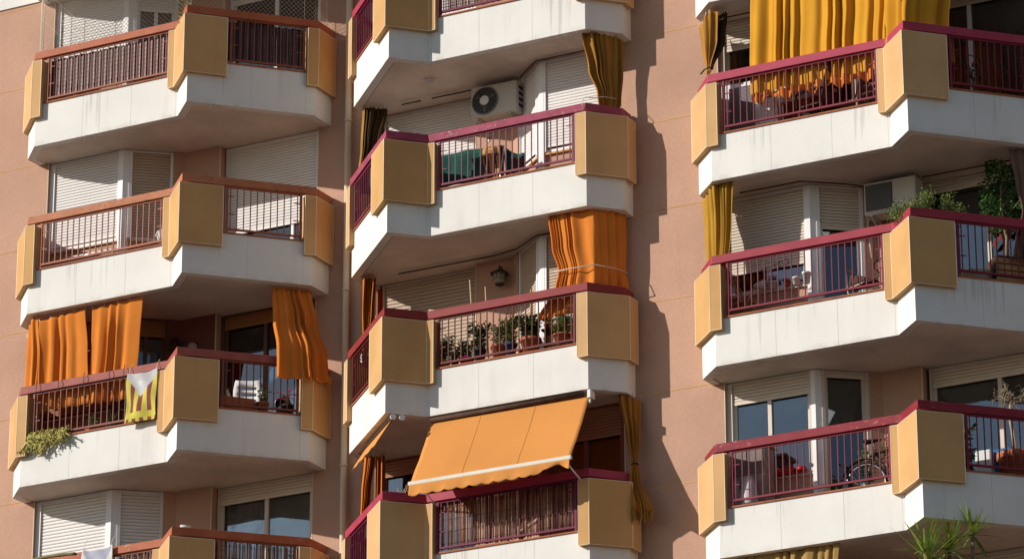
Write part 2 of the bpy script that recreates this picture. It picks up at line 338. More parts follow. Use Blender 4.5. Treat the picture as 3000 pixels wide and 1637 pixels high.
def balcony(col,fl,rail,bars=None,full=True,fish=0,label=None,cope=COPE,groove=.018):
    fr=Fr(col,fl); o=outline(fr); V,A,B,C,D,E,W=[o[k] for k in 'VABCDEW']; bars=bars or rail; dz=DZ[col]
    b=MB(); seq=[V,A,B,C,D,E,W]
    inn=offs(seq,-.15)
    # rim (parapet) and slab with a drip step behind the rim
    b.band(seq,-.13,0,0,.72,0)
    inn[0]=(inn[0][0],-.17); inn[-1]=(inn[-1][0],.62)
    rim=offs(seq,-.13-groove); rim[0]=(rim[0][0],-.17); rim[-1]=(rim[-1][0],.62)
    poly=rim+[(rim[-1][0]-.0,3.1),(rim[0][0],3.1)]
    b.prism(poly,.012,.545,0,1)
    for t in (.335,.675): 
        p=lerp(B,C,t); b.box(p[0]-.0022,p[0]+.0022,p[1]-.0012,p[1]+.01,.002,.719,2)
    for t in (.985,):
        b.seg(B,C,(C[0]-B[0])*t-.002,(C[0]-B[0])*t+.002,-.01,.0012,.002,.70,2)
    l=2.093; b.seg(D,E,l*.5,l*.5+.004,-.01,.0012,.002,.719,2); b.seg(D,E,l*.93,l*.93+.004,-.01,.0012,.002,.719,2)
    bal=b.build('balcony',[WHITE,SOFF,JOINT],bld,fr,org=(0,-.93,0))
    if label: tag(bal,label)
    def sub(mb,name,m,lab=None,**k):
        x=mb.build(name,m,bal,fr,**k)
        if lab: tag(x,lab)
        return x
    # coping tiles between the panels
    b=MB(); b.band([along(B,C,.16),along(C,B,.17)],-.15,.022,.7205,.742); b.band([along(D,E,.60),along(D,E,1.97)],-.15,.022,.7205,.742)
    sub(b,'coping',cope)
    # corner panels
    z0,z1=.50+dz,1.50+dz
    Pl=[(V[0]-.01,-.27),(A[0],A[1]),B,along(B,C,.14)]; Pc=[along(C,B,.15),C,D,along(D,E,.62)]; Pr=[along(D,E,1.95),E,(W[0],.58)]
    for P in (Pl,Pc,Pr):
        b=MB(); b.band(P,-.10,.088,z0,z1,0)
        ou=offs(P,.088)
        for i,(x,y) in enumerate(ou): b.tube([(x,y,z0),(x,y,z1)],.0052,4,1)
        for z in (z0,z1): b.tube([(x,y,z) for x,y in ou],.0052,4,1)
        sub(b,'corner_panel',[BOX,TRIM])
    # handrail
    b=MB(); hp=[(V[0]+.05,-.20),(A[0]+.05,A[1]+.02),B,C,D,E,(W[0],.595)]
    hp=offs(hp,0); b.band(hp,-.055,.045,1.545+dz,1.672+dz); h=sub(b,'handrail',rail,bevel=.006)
    # railings
    def railing(p,q,n):
        b=MB(); L=math.hypot(q[0]-p[0],q[1]-p[1])
        b.seg(p,q,0,L,-.02,.015,.795+dz*.5,.825+dz*.5); b.seg(p,q,0,L,-.015,.01,1.515+dz,1.545+dz)
        for i in range(n):
            u=L*(i+.5)/n; b.seg(p,q,u-.0072,u+.0072,-.011,.006,.826+dz*.5,1.514+dz)
        for u in (0,L): b.seg(p,q,u-.018,u+.018,-.022,.017,.742,1.545+dz)
        for u in (.06,L-.06): b.seg(p,q,u-.06,u+.06,-.006,.004,1.05,1.065); b.seg(p,q,u-.06,u+.06,-.006,.004,1.35,1.365)
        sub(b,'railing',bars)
    a=along(B,C,.22); d=along(C,B,.20); railing(a,d,int(round((d[0]-a[0])/.1085)))
    railing(along(D,E,.70),along(D,E,1.90),11)
    # floor tiles
    b=MB(); fl_=offs(seq,-.14); fl_[0]=(fl_[0][0],-.10); fl_[-1]=(fl_[-1][0],.66)
    b.prism(fl_+[(fl_[-1][0],3.05),(fl_[0][0],3.05)],.5455,.555); sub(b,'floor',TILE)
    return bal
# ------------------------------------------------ windows
def shutter(mb,p0,p1,u0,u1,d,zb,zt,pitch=.05,m=0):
    dx,dy=p1[0]-p0[0],p1[1]-p0[1]; l=math.hypot(dx,dy); e=(dx/l,dy/l); n=(dy/l,-dx/l)
    P=lambda u,dd,z:(p0[0]+e[0]*u+n[0]*dd,p0[1]+e[1]*u+n[1]*dd,z)
    z=zb; prof=[]
    mb.seg(p0,p1,u0,u1,d-.012,d+.006,zb,zb+.05,m); z=zb+.05
    while z<zt-.01:
        z2=min(z+pitch,zt); h=z2-z
        prof+=[(d-.010,z),(d-.010,z+h*.06),(d+.001,z+h*.14),(d+.006,z+h*.45),(d+.002,z+h*.94)]; z=z2
    if not prof: return
    rows=[[P(u0,dd,zz),P(u1,dd,zz)] for dd,zz in prof]
    mb.grid(rows,m,False,mf=lambda i,j:1 if i%5 in (0,4) else m)
def window(fr,p0,p1,z0,z1,zs,sm=SHW,fm=FRW,mull=(.5,),label=None,drape=None,fw=.05,boxh=0,jl=.05,jr=.05,d0=0,pitch=.05,hole=None,drapez=None,gapm=None):
    """frame fills the opening p0-p1; shutter hangs from z1 down to zs"""
    L=math.hypot(p1[0]-p0[0],p1[1]-p0[1]); b=MB()
    b.seg(p0,p1,0,jl,-.10,.022,z0,z1); b.seg(p0,p1,L-jr,L,-.10,.022,z0,z1)
    b.seg(p0,p1,jl,L-jr,-.10,.012,z1-.025-boxh,z1); 
    if zs>z0+.02: b.seg(p0,p1,jl,L-jr,-.09,-.03,z0,z0+fw)
    if zs>z0+.1:
        xs=[jl]+[jl+(L-jl-jr)*t for t in mull]+[L-jr]
        for i,t in enumerate(xs[1:-1]): b.seg(p0,p1,t-fw*.6,t+fw*.6,-.09,-.025,z0+fw,zs+.2)
        b.seg(p0,p1,jl,jl+fw,-.09,-.035,z0+fw,zs+.2); b.seg(p0,p1,L-jr-fw,L-jr,-.09,-.035,z0+fw,zs+.2)
    wi=b.build('window',fm,bld,fr,org=(p0[0],p0[1],z0))
    if label: tag(wi,label)
    b=MB(); shutter(b,p0,p1,jl+.002,L-jr-.002,-.012,zs,z1-.025-boxh+.01,pitch); b.build('shutter',[sm,gapm or SHGAP],wi,fr)
    if zs>z0+.1:
        for i in range(len(xs)-1):
            b=MB(); u0=xs[i]+(fw if i==0 else fw*.6)+.001; u1=xs[i+1]-(fw if i==len(xs)-2 else fw*.6)-.001
            b.seg(p0,p1,u0,u1,-.066,-.060,z0+fw+.002,zs+.19); b.build('pane',GLASS,wi,fr)
        if drape:
            b=MB(); G=[]; nn=90; dx,dy=(p1[0]-p0[0])/L,(p1[1]-p0[1])/L
            dz0,dz1=drapez or (z0+.05,z1)
            for k in range(8):
                z=dz0+(dz1-dz0)*k/7; row=[]
                for i in range(nn+1):
                    u=.06+(L-.12)*i/nn; dd=-.19+.025*math.sin(i*.9+math.sin(i*.21)*2)+.006*math.sin(k*.8+i*.3)
                    row.append((p0[0]+dx*u+dy*dd,p0[1]+dy*u-dx*dd,z))
                G.append(row)
            b.grid(G); b.build('drape',drape,wi,fr)
    return wi
def sillwall(fr,p0,p1,u0,u1,ztop=1.36,sillm=None,yd=-.06):
    b=MB(); b.seg(p0,p1,u0,u1,-.22,yd+.02,.556,ztop-.03,0); b.seg(p0,p1,u0,u1,-.2,yd+.065,ztop-.03,ztop,1)
    return b.build('window_parapet',[PINK,sillm or FRC],bld,fr)
W1a,W1b=(-.22,-.10),(1.14,-.10)
def w2pts(c): return ((1.28,-.05),(1.84,.40))
W3a=(2.69,.68)
def postcorner(fr,m=FRW):
    b=MB(); b.prism([(1.141,-.125),(1.21,-.125),(1.285,-.06),(1.26,.10),(1.141,.10)],.556,2.9)
    return b.build('corner_post',m,bld,fr)
def bay(col,fl,w1,w2,w3,post=FRW,sill2=True,sillm=None):
    """w1,w2,w3: dicts for the three openings of one balcony"""
    fr=Fr(col,fl)
    window(fr,W1a,W1b,1.37,2.9,jl=.09,jr=.03,**w1)
    sillwall(fr,W1a,W1b,0,1.40,sillm=sillm)
    a,b_=w2pts(col)
    if sill2:
        window(fr,a,b_,1.37,2.9,**w2); sillwall(fr,a,b_,0,.73,sillm=sillm)
    else: window(fr,a,b_,.57,2.9,**w2)
    postcorner(fr,post)
    x3=4.44 if col!='R' else 4.72
    window(fr,W3a,(x3,.68),.57,2.9,jl=.035,jr=.035,**w3)
# ------------------------------------------------ balconies
balcony('L',-1,TERRA)
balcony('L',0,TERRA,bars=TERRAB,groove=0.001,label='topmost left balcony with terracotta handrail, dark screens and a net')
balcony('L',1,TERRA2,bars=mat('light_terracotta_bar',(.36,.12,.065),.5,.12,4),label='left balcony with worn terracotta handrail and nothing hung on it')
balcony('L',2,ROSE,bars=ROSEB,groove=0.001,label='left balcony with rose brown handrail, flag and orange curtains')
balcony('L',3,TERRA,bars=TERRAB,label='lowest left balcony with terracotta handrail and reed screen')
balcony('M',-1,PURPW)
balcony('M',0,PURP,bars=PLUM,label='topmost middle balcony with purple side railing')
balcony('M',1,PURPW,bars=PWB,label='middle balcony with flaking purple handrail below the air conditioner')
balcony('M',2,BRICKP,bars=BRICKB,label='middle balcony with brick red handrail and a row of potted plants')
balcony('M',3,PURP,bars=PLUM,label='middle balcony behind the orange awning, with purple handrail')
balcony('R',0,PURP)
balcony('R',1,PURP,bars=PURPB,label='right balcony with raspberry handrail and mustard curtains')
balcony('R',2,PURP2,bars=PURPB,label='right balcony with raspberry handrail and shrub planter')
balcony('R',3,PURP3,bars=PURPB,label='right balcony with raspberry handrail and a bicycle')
balcony('R',4,PURP)
# ------------------------------------------------ windows per flat (zs = bottom edge of the roller shutter)
S=dict
bay('L',-1,S(zs=1.4),S(zs=1.4),S(zs=.6))
bay('L',0,S(zs=1.38,gapm=SHSOFT),S(zs=2.5,fm=FRW),S(zs=2.55,drape=GRYD),sill2=True)
bay('L',1,S(zs=1.42),S(zs=1.42,sm=SHG),S(zs=1.38,mull=(.72,)))
bay('L',2,S(zs=1.4,sm=SHT,fm=FRB),S(zs=2.60,sm=SHT,fm=FRB,drape=None),S(zs=2.66,sm=SHT,fm=FRB,drape=GRYD,mull=(.45,)),post=FRB)
bay('L',3,S(zs=1.4,pitch=.055,gapm=SHSOFT),S(zs=1.4,pitch=.055,gapm=SHSOFT),S(zs=2.62,sm=SHC,fm=FRC,drape=DRAPE))
bay('M',-1,S(zs=1.4),S(zs=1.4),S(zs=.6))
bay('M',0,S(zs=1.4),S(zs=1.4),S(zs=.6))
bay('M',1,S(zs=1.45,gapm=SHSOFT),S(zs=1.45,gapm=SHSOFT),S(zs=.6,fm=FRC,sm=SHW,mull=(),gapm=SHSOFT),sillm=YEL)
bay('M',2,S(zs=1.42,sm=SHG),S(zs=1.42,sm=SHG),S(zs=.6,sm=SHG,fm=FRC,pitch=.06))
bay('M',3,S(zs=2.41,sm=SHB,fm=FRR,drape=REDD),S(zs=2.4,sm=SHB,fm=FRR,drape=REDD),S(zs=2.63,sm=SHB,fm=FRR,drape=REDD),post=FRR)
bay('R',0,S(zs=1.4),S(zs=1.4),S(zs=.6))
bay('R',1,S(zs=2.42,sm=SHC,fm=FRC,drape=DRAPE),S(zs=2.4,sm=SHC,fm=FRC),S(zs=2.75,sm=SHC,drape=DRAPE,mull=(.42,)),sill2=False)
bay('R',2,S(zs=1.69,sm=SHC),S(zs=2.22,sm=SHC,drape=None,mull=()),S(zs=2.72,sm=SHC,fm=FRC,mull=(.5,)),sill2=False)
bay('R',3,S(zs=2.56,sm=SHC,fm=FRC,mull=(.47,)),S(zs=2.8,sm=SHC,fm=FRC,mull=()),S(zs=2.60,sm=SHC,fm=FRC,mull=(.53,)),sill2=False)
bay('R',4,S(zs=2.3,sm=SHC,fm=FRC),S(zs=2.3,sm=SHC,fm=FRC,mull=()),S(zs=1.5,sm=SHC,fm=FRC),sill2=False)
# ------------------------------------------------ drain pipe
dp=thing('drainpipe',(8.97,.5,0),WF,'long cream drainpipe with collars fixed to the recessed pink wall','drainpipe')
b=MB(); b.tube([(8.95,.5,ZT-.1),(8.97,.5,Z00),(8.975,.5,Z00-9),(8.98,.5,0)],.052,16); b.build('pipe',PIPE,dp)
for k in range(-2,9):
    for z in (-.02,-1.45):
        zz=Z00-H*k+z; b=MB(); b.lathe(8.972,.5,zz-.02,[(.055,0),(.066,.005),(.066,.035),(.055,.04)],16); b.tube([(8.972,.5,zz),(8.972,.62,zz)],.012,6); b.build('collar',PIPE,dp)
#@@OBJECTS
# ------------------------------------------------ builders for loose things
def curtain(fr,keys,label,m,folds=9,seed=1,n=70,rows=26,cat='curtain',name='curtain',hooks=True,group=None,sharp=.35,solid=.004,fringe=None,extra=None,dense=None):
    """keys: list of (z or (zl,zr), path, amp) from top to bottom; a path is a plan polyline"""
    rg=random.Random(seed); ph=[rg.uniform(0,6.28) for _ in range(5)]
    def onpath(path,s):
        ls=[math.hypot(path[i+1][0]-path[i][0],path[i+1][1]-path[i][1]) for i in range(len(path)-1)]; T=sum(ls) or 1; d=s*T
        for i,l in enumerate(ls):
            if d<=l or i==len(ls)-1:
                t=d/l if l else 0; a,b=path[i],path[i+1]; nx,ny=(b[1]-a[1])/(l or 1),-(b[0]-a[0])/(l or 1)
                return a[0]+(b[0]-a[0])*t,a[1]+(b[1]-a[1])*t,nx,ny
            d-=l
    def key(k,s):
        z,path,amp=keys[k]; zz=z if not isinstance(z,tuple) else z[0]+(z[1]-z[0])*s
        return (*onpath(path,s),zz,amp)
    def warp(s):
        if dense:
            s0,fr0=dense; s=s/s0*fr0 if s<s0 else fr0+(s-s0)/(1-s0)*(1-fr0)
        return s+.35/folds*math.sin(s*folds*1.7+ph[0])
    def fold(s,t):
        a=2*math.pi*folds*warp(s)+ph[1]
        f=math.sin(a)+sharp*math.sin(2*a+ph[2]+t)+.30*math.sin(a*.37+ph[3]+t*1.5)
        return f*(.65+.35*math.sin(a*.21+ph[4]))
    G=[]; K=len(keys)-1
    for r in range(rows+1):
        t=r/rows*K; k=min(int(t),K-1); u=t-k; us=u*u*(3-2*u); row=[]
        for c in range(n+1):
            s=c/n; A=key(k,s); B=key(k+1,s); L=lambda i:A[i]+(B[i]-A[i])*us
            f=fold(s,r/rows*1.3)*L(5); z=A[4]+(B[4]-A[4])*u
            if k==0 and hooks: z-=.012*abs(math.sin(math.pi*s*folds))*(1-u)
            if k==K-1: z+=.012*fold(s,2)*u
            row.append((L(0)+L(2)*f,L(1)+L(3)*f,z))
        G.append(row)
    b=MB(); b.grid(G); ms=[m]
    if extra: ms+=extra(b,G)
    top=G[0][n//2]
    if not hooks: 
        return tag(b.build(name,ms,None,fr,org=top,solid=solid),label,cat,group)
    root=thing(name,(top[0],top[1],top[2]),fr,label,cat,group)
    b.build('cloth',ms,root,fr,solid=solid)
    h=MB()
    for i in range(folds+1):
        p=G[0][min(n,int(i/folds*n))]; h.tube([(p[0],p[1],p[2]-.01),(p[0],p[1],p[2]+.05)],.005,4)
    h.build('hooks',STEEL,root,fr)
    return root
def pot(b,x,y,z,r,h,m=0,rim=True,so=1):
    b.lathe(x,y,z,[(r*.70,0),(r*.93,h*.80),(r*1.05,h*.80),(r*1.05,h),(r*.90,h),(r*.88,h*.93)] if rim else [(r*.75,0),(r,h),(r*.92,h),(r*.9,h*.93)],16,m)
    b.lathe(x,y,z+h*.90,[(r*.87,0),(.001,.004)],12,so)
def bush(b,x,y,z,w,h,n=120,lf=.05,stems=5,rg=None,ms=(0,1),stemm=2,up=.6,ww=.45,yw=None):
    rg=rg or R; yw=yw or w
    tips=[]
    for i in range(stems):
        a=rg.uniform(0,6.28); rr=rg.uniform(.3,1); hh=h*rg.uniform(.65,1)
        e=(x+math.cos(a)*rr*w*.8,y+math.sin(a)*rr*yw*.8,z+hh); mid=(x+(e[0]-x)*.35+rg.uniform(-.02,.02),y+(e[1]-y)*.35,z+hh*.55)
        b.tube([(x+rg.uniform(-.02,.02),y,z),mid,e],[.006,.004,.002],4,stemm); tips.append((mid,e))
    for k in range(n):
        mid,e=rg.choice(tips); t=rg.random()**.8
        p=Vector(mid).lerp(Vector(e),t*1.02) if rg.random()<.55 else Vector((x,y,z+.02)).lerp(Vector(mid),rg.uniform(.1,1))
        a=rg.uniform(0,6.28); d=Vector((math.cos(a),math.sin(a),rg.uniform(-.5,1)*up))
        p=p+d*rg.uniform(0,.45)*w*.7
        b.leaf(p,d,lf*rg.uniform(.6,1.3),lf*ww*rg.uniform(.7,1.2),rg.choice(ms),rg)
def plantpot(fr,x,y,z,r,h,pm,ph,pw,label,n=110,lf=.05,ms=(LF1,LF2),stems=6,flowers=0,grp=None,rim=True,up=.6,ww=.45,seed=0,cat='potted plant',yw=None):
    rg=random.Random(seed or int(x*1000+z*77))
    t=thing('potted_plant',(x,y,z),fr,label,cat,grp)
    b=MB(); pot(b,x,y,z,r,h,rim=rim); b.build('pot',[pm,SOIL],t,fr)
    b=MB(); bush(b,x,y,z+h*.9,pw,ph,n,lf,stems,rg,up=up,ww=ww,yw=yw); b.build('foliage',[ms[0],ms[1],BARK],t,fr)
    if flowers:
        b=MB()
        for i in range(flowers):
            p=Vector((x+rg.gauss(0,pw*.6),y+rg.gauss(0,pw*.5),z+h+ph*rg.uniform(.5,1.1)))
            for k in range(9):
                a=rg.uniform(0,6.28); b.leaf(p+Vector((rg.uniform(-.02,.02),rg.uniform(-.02,.02),rg.uniform(-.015,.015))),(math.cos(a),math.sin(a),rg.uniform(-.3,.8)),.025,.022,0,rg)
        b.build('flowers',FLW,t,fr)
    return t
def canes(fr,p,q,z0,z1,label,mats,step=.017,seed=3,d=-.05,gap=0,name='privacy_screen',cat='screen',r=.008,wires=4):
    rg=random.Random(seed); b=MB(); L=math.hypot(q[0]-p[0],q[1]-p[1]); e=((q[0]-p[0])/L,(q[1]-p[1])/L); n=(e[1],-e[0]); u=0
    while u<L:
        if rg.random()>gap:
            x,y=p[0]+e[0]*u+n[0]*(d+rg.uniform(-.006,.006)),p[1]+e[1]*u+n[1]*(d+rg.uniform(-.006,.006)); zt=z1+rg.uniform(-.05,.02); k=rg.uniform(-.012,.012)
            b.tube([(x,y,z0+rg.uniform(-.01,.02)),(x+e[0]*k,y+e[1]*k,zt)],r*rg.uniform(.7,1.2),5,rg.choices((0,1,2),(5,4,2))[0])
        u+=step*rg.uniform(.8,1.3)
    for i in range(wires):
        z=z0+(z1-z0)*(i+.5)/wires; b.tube([(p[0]+n[0]*(d+.015),p[1]+n[1]*(d+.015),z),(q[0]+n[0]*(d+.015),q[1]+n[1]*(d+.015),z)],.003,4,3)
    return tag(b.build(name,list(mats)+[WIRE],None,fr),label,cat)
def acunit(fr,x0,x1,yf,yb,z0,z1,label,kind,flip=False):
    t=thing('air_conditioner',((x0+x1)/2,yb,z0),fr,label,'air conditioner')
    b=MB(); b.box(x0,x1,yf,yb,z0,z1); b.build('casing',ACW,t,fr,bevel=.02)
    if kind=='fan':
        cx,cz,r=x1-.255,(z0+z1)/2+.0,.225
        b=MB(); b.disc((cx,yf-.004,cz),(0,1,0),r,.012,36,0); b.ring((cx,yf-.012,cz),(0,1,0),r,.010,40,6,1)
        for k in range(5): b.ring((cx,yf-.016,cz),(0,1,0),r*(.42+.12*k),.0025,32,4,1)
        for k in range(16):
            a=k*math.pi/8; b.tube([(cx+math.cos(a)*.07,yf-.018,cz+math.sin(a)*.07),(cx+math.cos(a)*r,yf-.018,cz+math.sin(a)*r)],.002,4,1)
        for k in range(3):
            a0=k*2.094+.4; b.grid([[(cx+math.cos(a0+da)*rr,yf-.012+.006*da,cz+math.sin(a0+da)*rr) for da in (0,.35,.7)] for rr in (.07,.13,.18)],2)
        b.build('fan_grille',[ACD,ACG,mat('fan_blade',(.16,.13,.08),.5)],t,fr)
        b=MB(); b.disc((cx,yf-.024,cz),(0,1,0),.078,.02,24); b.build('hub',PLAS,t,fr)
        b=MB()
        for k in range(4): b.box(x0-.012,x0+.0,yf+.08,yb-.06,z0+.10+k*.10,z0+.145+k*.10)
        b.build('side_vent',ACD,t,fr)
    else:
        b=MB(); a0,a1=x0+.03,x0+.46; b.box(a0,a1,yf-.006,yf,z0+.05,z1-.04,0)
        for k in range(22): z=z0+.07+k*(z1-z0-.12)/22; b.box(a0+.01,a1-.01,yf-.014,yf-.006,z,z+.007,1)
        b.box(a0,a1,yf-.016,yf-.006,z1-.045,z1-.035,2); b.box(a0,a1,yf-.016,yf-.006,z0+.045,z0+.055,2)
        b.build('louvre_grille',[ACD,ACG,ACW],t,fr)
    b=MB(); xs=x0-.015; b.tube([(xs,yb-.06,z0+.10),(xs-.05,yb-.03,z0+.02),(xs-.06,yb,z0-.15),(xs-.02,yb+.01,z0-.55)],.016,7); b.tube([(xs,yb-.08,z0+.14),(xs-.09,yb-.02,z0+.05),(xs-.11,yb+.01,z0-.35)],.009,6); b.build('hose',PLASB,t,fr)
    for x in (x0+.12,x1-.12):
        b=MB(); b.box(x-.02,x+.02,yf-.02,yb+.05,z0-.035,z0-.003); b.tube([(x,yf+.02,z0-.03),(x,yb+.04,z0-.24)],.014,6); b.box(x-.02,x+.02,yb+.02,yb+.05,z0-.28,z0-.035)
        b.build('bracket',STEEL,t,fr)
    return t
def track(fr,pts,z,label):
    b=MB(); 
    for i in range(len(pts)-1):
        b.tube([(*pts[i],z),(*pts[i+1],z)],.012,6)
    return tag(b.build('curtain_track',WOODD,None,fr),label,'curtain track')
def rope(fr,pts,m,label,r=.006,name='rope'):
    b=MB(); b.tube(pts,r,5); return tag(b.build(name,m,None,fr),label,'rope')
def chair(fr,o,ex,label,m,hb=.85):
    """monobloc chair at o, facing along plan direction ex"""
    ex=Vector((*ex,0)).normalized(); ey=Vector((-ex.y,ex.x,0)); o=Vector(o); P=lambda a,b_,z:o+ex*a+ey*b_+Vector((0,0,z))
    t=thing('garden_chair',o,fr,label,'chair')
    b=MB(); b.hexa([P(-.22,-.22,.40),P(.24,-.24,.42),P(.24,.24,.42),P(-.22,.22,.40),P(-.22,-.22,.43),P(.24,-.24,.45),P(.24,.24,.45),P(-.22,.22,.43)]); b.build('seat',m,t,fr,bevel=.01)
    b=MB()
    G=[[P(-.20-.16*(z-.42)/(hb-.42)-.04*math.cos(v*1.5),v*.24*(1-.15*((z-.42)/(hb-.42))**3),z) for v in (-1,-.6,-.2,.2,.6,1)] for z in [.42+.043*k*(hb-.42)/.43 for k in range(11)]]
    b2=MB(); b2.grid(G,mf=None)
    # slotted back: drop alternate middle faces
    keep=[i for i,f in enumerate(b2.f) if not ((i//5) in (3,5,7) and (i%5) in (1,2,3))]
    b2.f=[b2.f[i] for i in keep]; b2.m=[b2.m[i] for i in keep]; b2.sm=[b2.sm[i] for i in keep]
    b2.build('backrest',m,t,fr,solid=.02)
    for sx,sy in ((1,1),(1,-1),(-1,1),(-1,-1)):
        b=MB(); b.tube([P(.21*sx,.21*sy,.41),P(.26*sx,.25*sy,0)],[.025,.018],6); b.build('leg',m,t,fr)
    for sy in (1,-1):
        b=MB(); b.tube([P(.24,.25*sy,.42),P(.24,.27*sy,.63),P(-.1,.27*sy,.65),P(-.26,.24*sy,.62)],.02,6); b.build('armrest',m,t,fr)
    return t
# ------------------------------------------------ LEFT COLUMN
f=Fr('L',0); o=outline(f)
def slats(fr,p,q,n,z0,z1,label,mats,d=-.05):
    b=MB(); L=math.hypot(q[0]-p[0],q[1]-p[1]); rg=random.Random(n)
    for i in range(n):
        u0=L*i/n; u1=L*(i+1)/n; w_=u1-u0
        b.seg(p,q,u0,u0+w_*.62,d-.012,d-.006+rg.uniform(-.003,.003),z0+rg.uniform(0,.02),z1-rg.uniform(0,.03),0)
        b.seg(p,q,u0+w_*.64,u0+w_*.80,d-.010,d+.004,z0+rg.uniform(0,.02),z1-rg.uniform(0,.03),1)
        b.seg(p,q,u0+w_*.82,u0+w_*.98,d-.016,d-.010,z0+rg.uniform(0,.02),z1-rg.uniform(0,.03),2)
    for k in range(9): z=z0+(z1-z0)*(k+.5)/9; b.seg(p,q,0,L,d+.005,d+.007,z,z+.003,3)
    return tag(b.build('privacy_screen',list(mats)+[WIRE],None,fr),label,'screen')
P0,P1=along(o['B'],o['C'],.22),along(o['C'],o['B'],.20)
slats(f,P0,P1,21,.80,1.50,'plum coloured slatted screen behind the long railing of the topmost left balcony',(PLM2,PLM3,PLM1))
slats(f,along(o['D'],o['E'],.66),along(o['D'],o['E'],1.92),12,.79,1.50,'shaded plum screen behind the short right railing of the topmost left balcony',(PLM2,PLM1,PLM1))
b=MB(); seq=[(-.36,-.46),o['B'],o['C'],o['D'],o['E'],(o['W'][0],.55)]; seq=offs(seq,-.05)
LN=[0]
for i in range(len(seq)-1): LN.append(LN[-1]+math.hypot(seq[i+1][0]-seq[i][0],seq[i+1][1]-seq[i][1]))
def onseq(d):
    for i in range(len(seq)-1):
        if d<=LN[i+1]: return lerp(seq[i],seq[i+1],(d-LN[i])/(LN[i+1]-LN[i]))
    return seq[-1]
HN=1.22; sp=.078; T=LN[-1]
for sg in (1,-1):
    k=-int(HN/sp)-1
    while k*sp<T+HN:
        d0=k*sp; pts=[]; cuts=sorted({0.0,HN,*[x for x in ((l-d0)*sg for l in LN) if 0<x<HN],*[x for x in (-d0*sg,(T-d0)*sg) if 0<x<HN]})
        vs=[(*onseq(d0+sg*zz),1.66+zz) for zz in cuts if -1e-6<=d0+sg*zz<=T+1e-6]
        if len(vs)>1: b.tube(vs,.0027,3,0,False)
        k+=1
net=thing('safety_net',(*seq[2],1.66),f,'diamond mesh safety net stretched above the topmost left railing','net')
b.build('mesh',NETM,net,f)
b=MB()
for d in (0,.18,.6,T-.6,T-.05): p=onseq(max(0,d)); b.tube([(*p,1.6),(*p,2.88)],.005,5)
b.build('guy_wire',ROPE,net,f)
tg=thing('hanging_vine',(3.05,-1.22,1.70),f,'small green vine climbing over the rail corner of the topmost left balcony','plant')
b=MB(); rg=random.Random(4); b.tube([(3.04,-1.22,1.0),(3.05,-1.25,1.7),(3.0,-1.2,2.1),(3.1,-1.1,2.6)],.008,5,2)
for k in range(90): z=rg.uniform(1.45,2.3); b.leaf((3.03+rg.gauss(0,.05),-1.22+rg.gauss(0,.05),z),(rg.gauss(0,1),rg.gauss(0,1),rg.gauss(0,.6)),.06,.035,rg.choice((0,1)),rg)
b.build('foliage',[LF4,LF1,BARK],tg,f)
f=Fr('L',1)
t=thing('watering_can',(2.30,-.55,.56),f,'white plastic can on a stand beside the corner panel behind worn terracotta railing','watering can')
b=MB(); b.lathe(2.30,-.55,.95,[(.07,0),(.09,.05),(.085,.17),(.05,.21),(.05,.25)],14); b.build('can',PLAS,t,f)
b=MB(); b.tube([(2.36,-.55,1.0),(2.46,-.55,1.1),(2.50,-.55,1.2)],.014,6); b.tube([(2.22,-.55,1.02),(2.16,-.55,1.08),(2.2,-.55,1.16)],.01,6); b.build('spout',PLAS,t,f)
b=MB(); b.lathe(2.30,-.55,.56,[(.10,0),(.03,.02),(.03,.37),(.10,.39)],10); b.build('stand',STEEL,t,f)
b=MB(); b.tube([(.45,-.5,1.0),(.9,-.5,1.02),(1.4,-.45,1.0)],.01,6); 
for x in (.5,1.35):
    b.tube([(x,-.5,1.0),(x-.1,-.6,.56)],.01,6); b.tube([(x,-.5,1.0),(x+.1,-.35,.56)],.01,6)
for k in range(5): b.tube([(.5,-.62+k*.06,.98),(1.35,-.6+k*.06,.98)],.004,4)
tag(b.build('drying_rack',CHR,None,f),'low folding drying rack behind the worn terracotta railing','drying rack')
f=Fr('L',2); o=outline(f)
curtain(f,[((2.72,2.90),[(-.30,-.42),(-.02,-.78),(.14,-.80)],.03),(2.2,[(-.28,-.45),(-.02,-.78),(.20,-.80)],.05),((1.25,1.2),[(-.28,-.45),(.0,-.82),(.22,-.80)],.05)],'narrow orange curtain panel hanging at the far left end of the flag balcony',ORG,folds=3,seed=4,group='orange curtains on the flag balcony')
curtain(f,[((2.80,2.86),[(.16,-.80),(1.04,-.80)],.02),(2.2,[(.16,-.78),(1.10,-.78)],.045),(1.25,[(.12,-.80),(1.16,-.78)],.05)],'broad orange curtain panel between two narrow folds on the flag balcony',ORG,folds=4,seed=9,group='orange curtains on the flag balcony',sharp=.2)
curtain(f,[((2.84,2.88),[(1.16,-.80),(2.12,-.80)],.018),(2.2,[(1.14,-.78),(2.06,-.76)],.045),(1.22,[(1.10,-.80),(1.98,-.72)],.055)],'orange curtain panel nearest the centre of the flag balcony, blowing free at its right edge',ORG,folds=4,seed=17,group='orange curtains on the flag balcony',sharp=.2)
def dp_(fr,*a): return [fr.de(*x) for x in a]
curtain(f,[((2.88,2.88),dp_(f,(1.50,-.17),(2.10,-.17))+[(f.c+1.80,.30)],.04),(2.3,dp_(f,(1.50,-.06),(2.06,-.02))+[(f.c+1.90,.35)],.075),(1.74,dp_(f,(1.52,.15),(2.08,.16))+[(f.c+2.08,.40)],.055),(1.50,dp_(f,(1.52,.17),(2.08,.19))+[(f.c+2.10,.40)],.055),((1.24,1.30),dp_(f,(1.52,.17),(2.10,.22))+[(f.c+2.16,.42)],.06)],
  'orange curtain draped out over the right corner panel of the flag balcony',ORG,folds=7,seed=21)
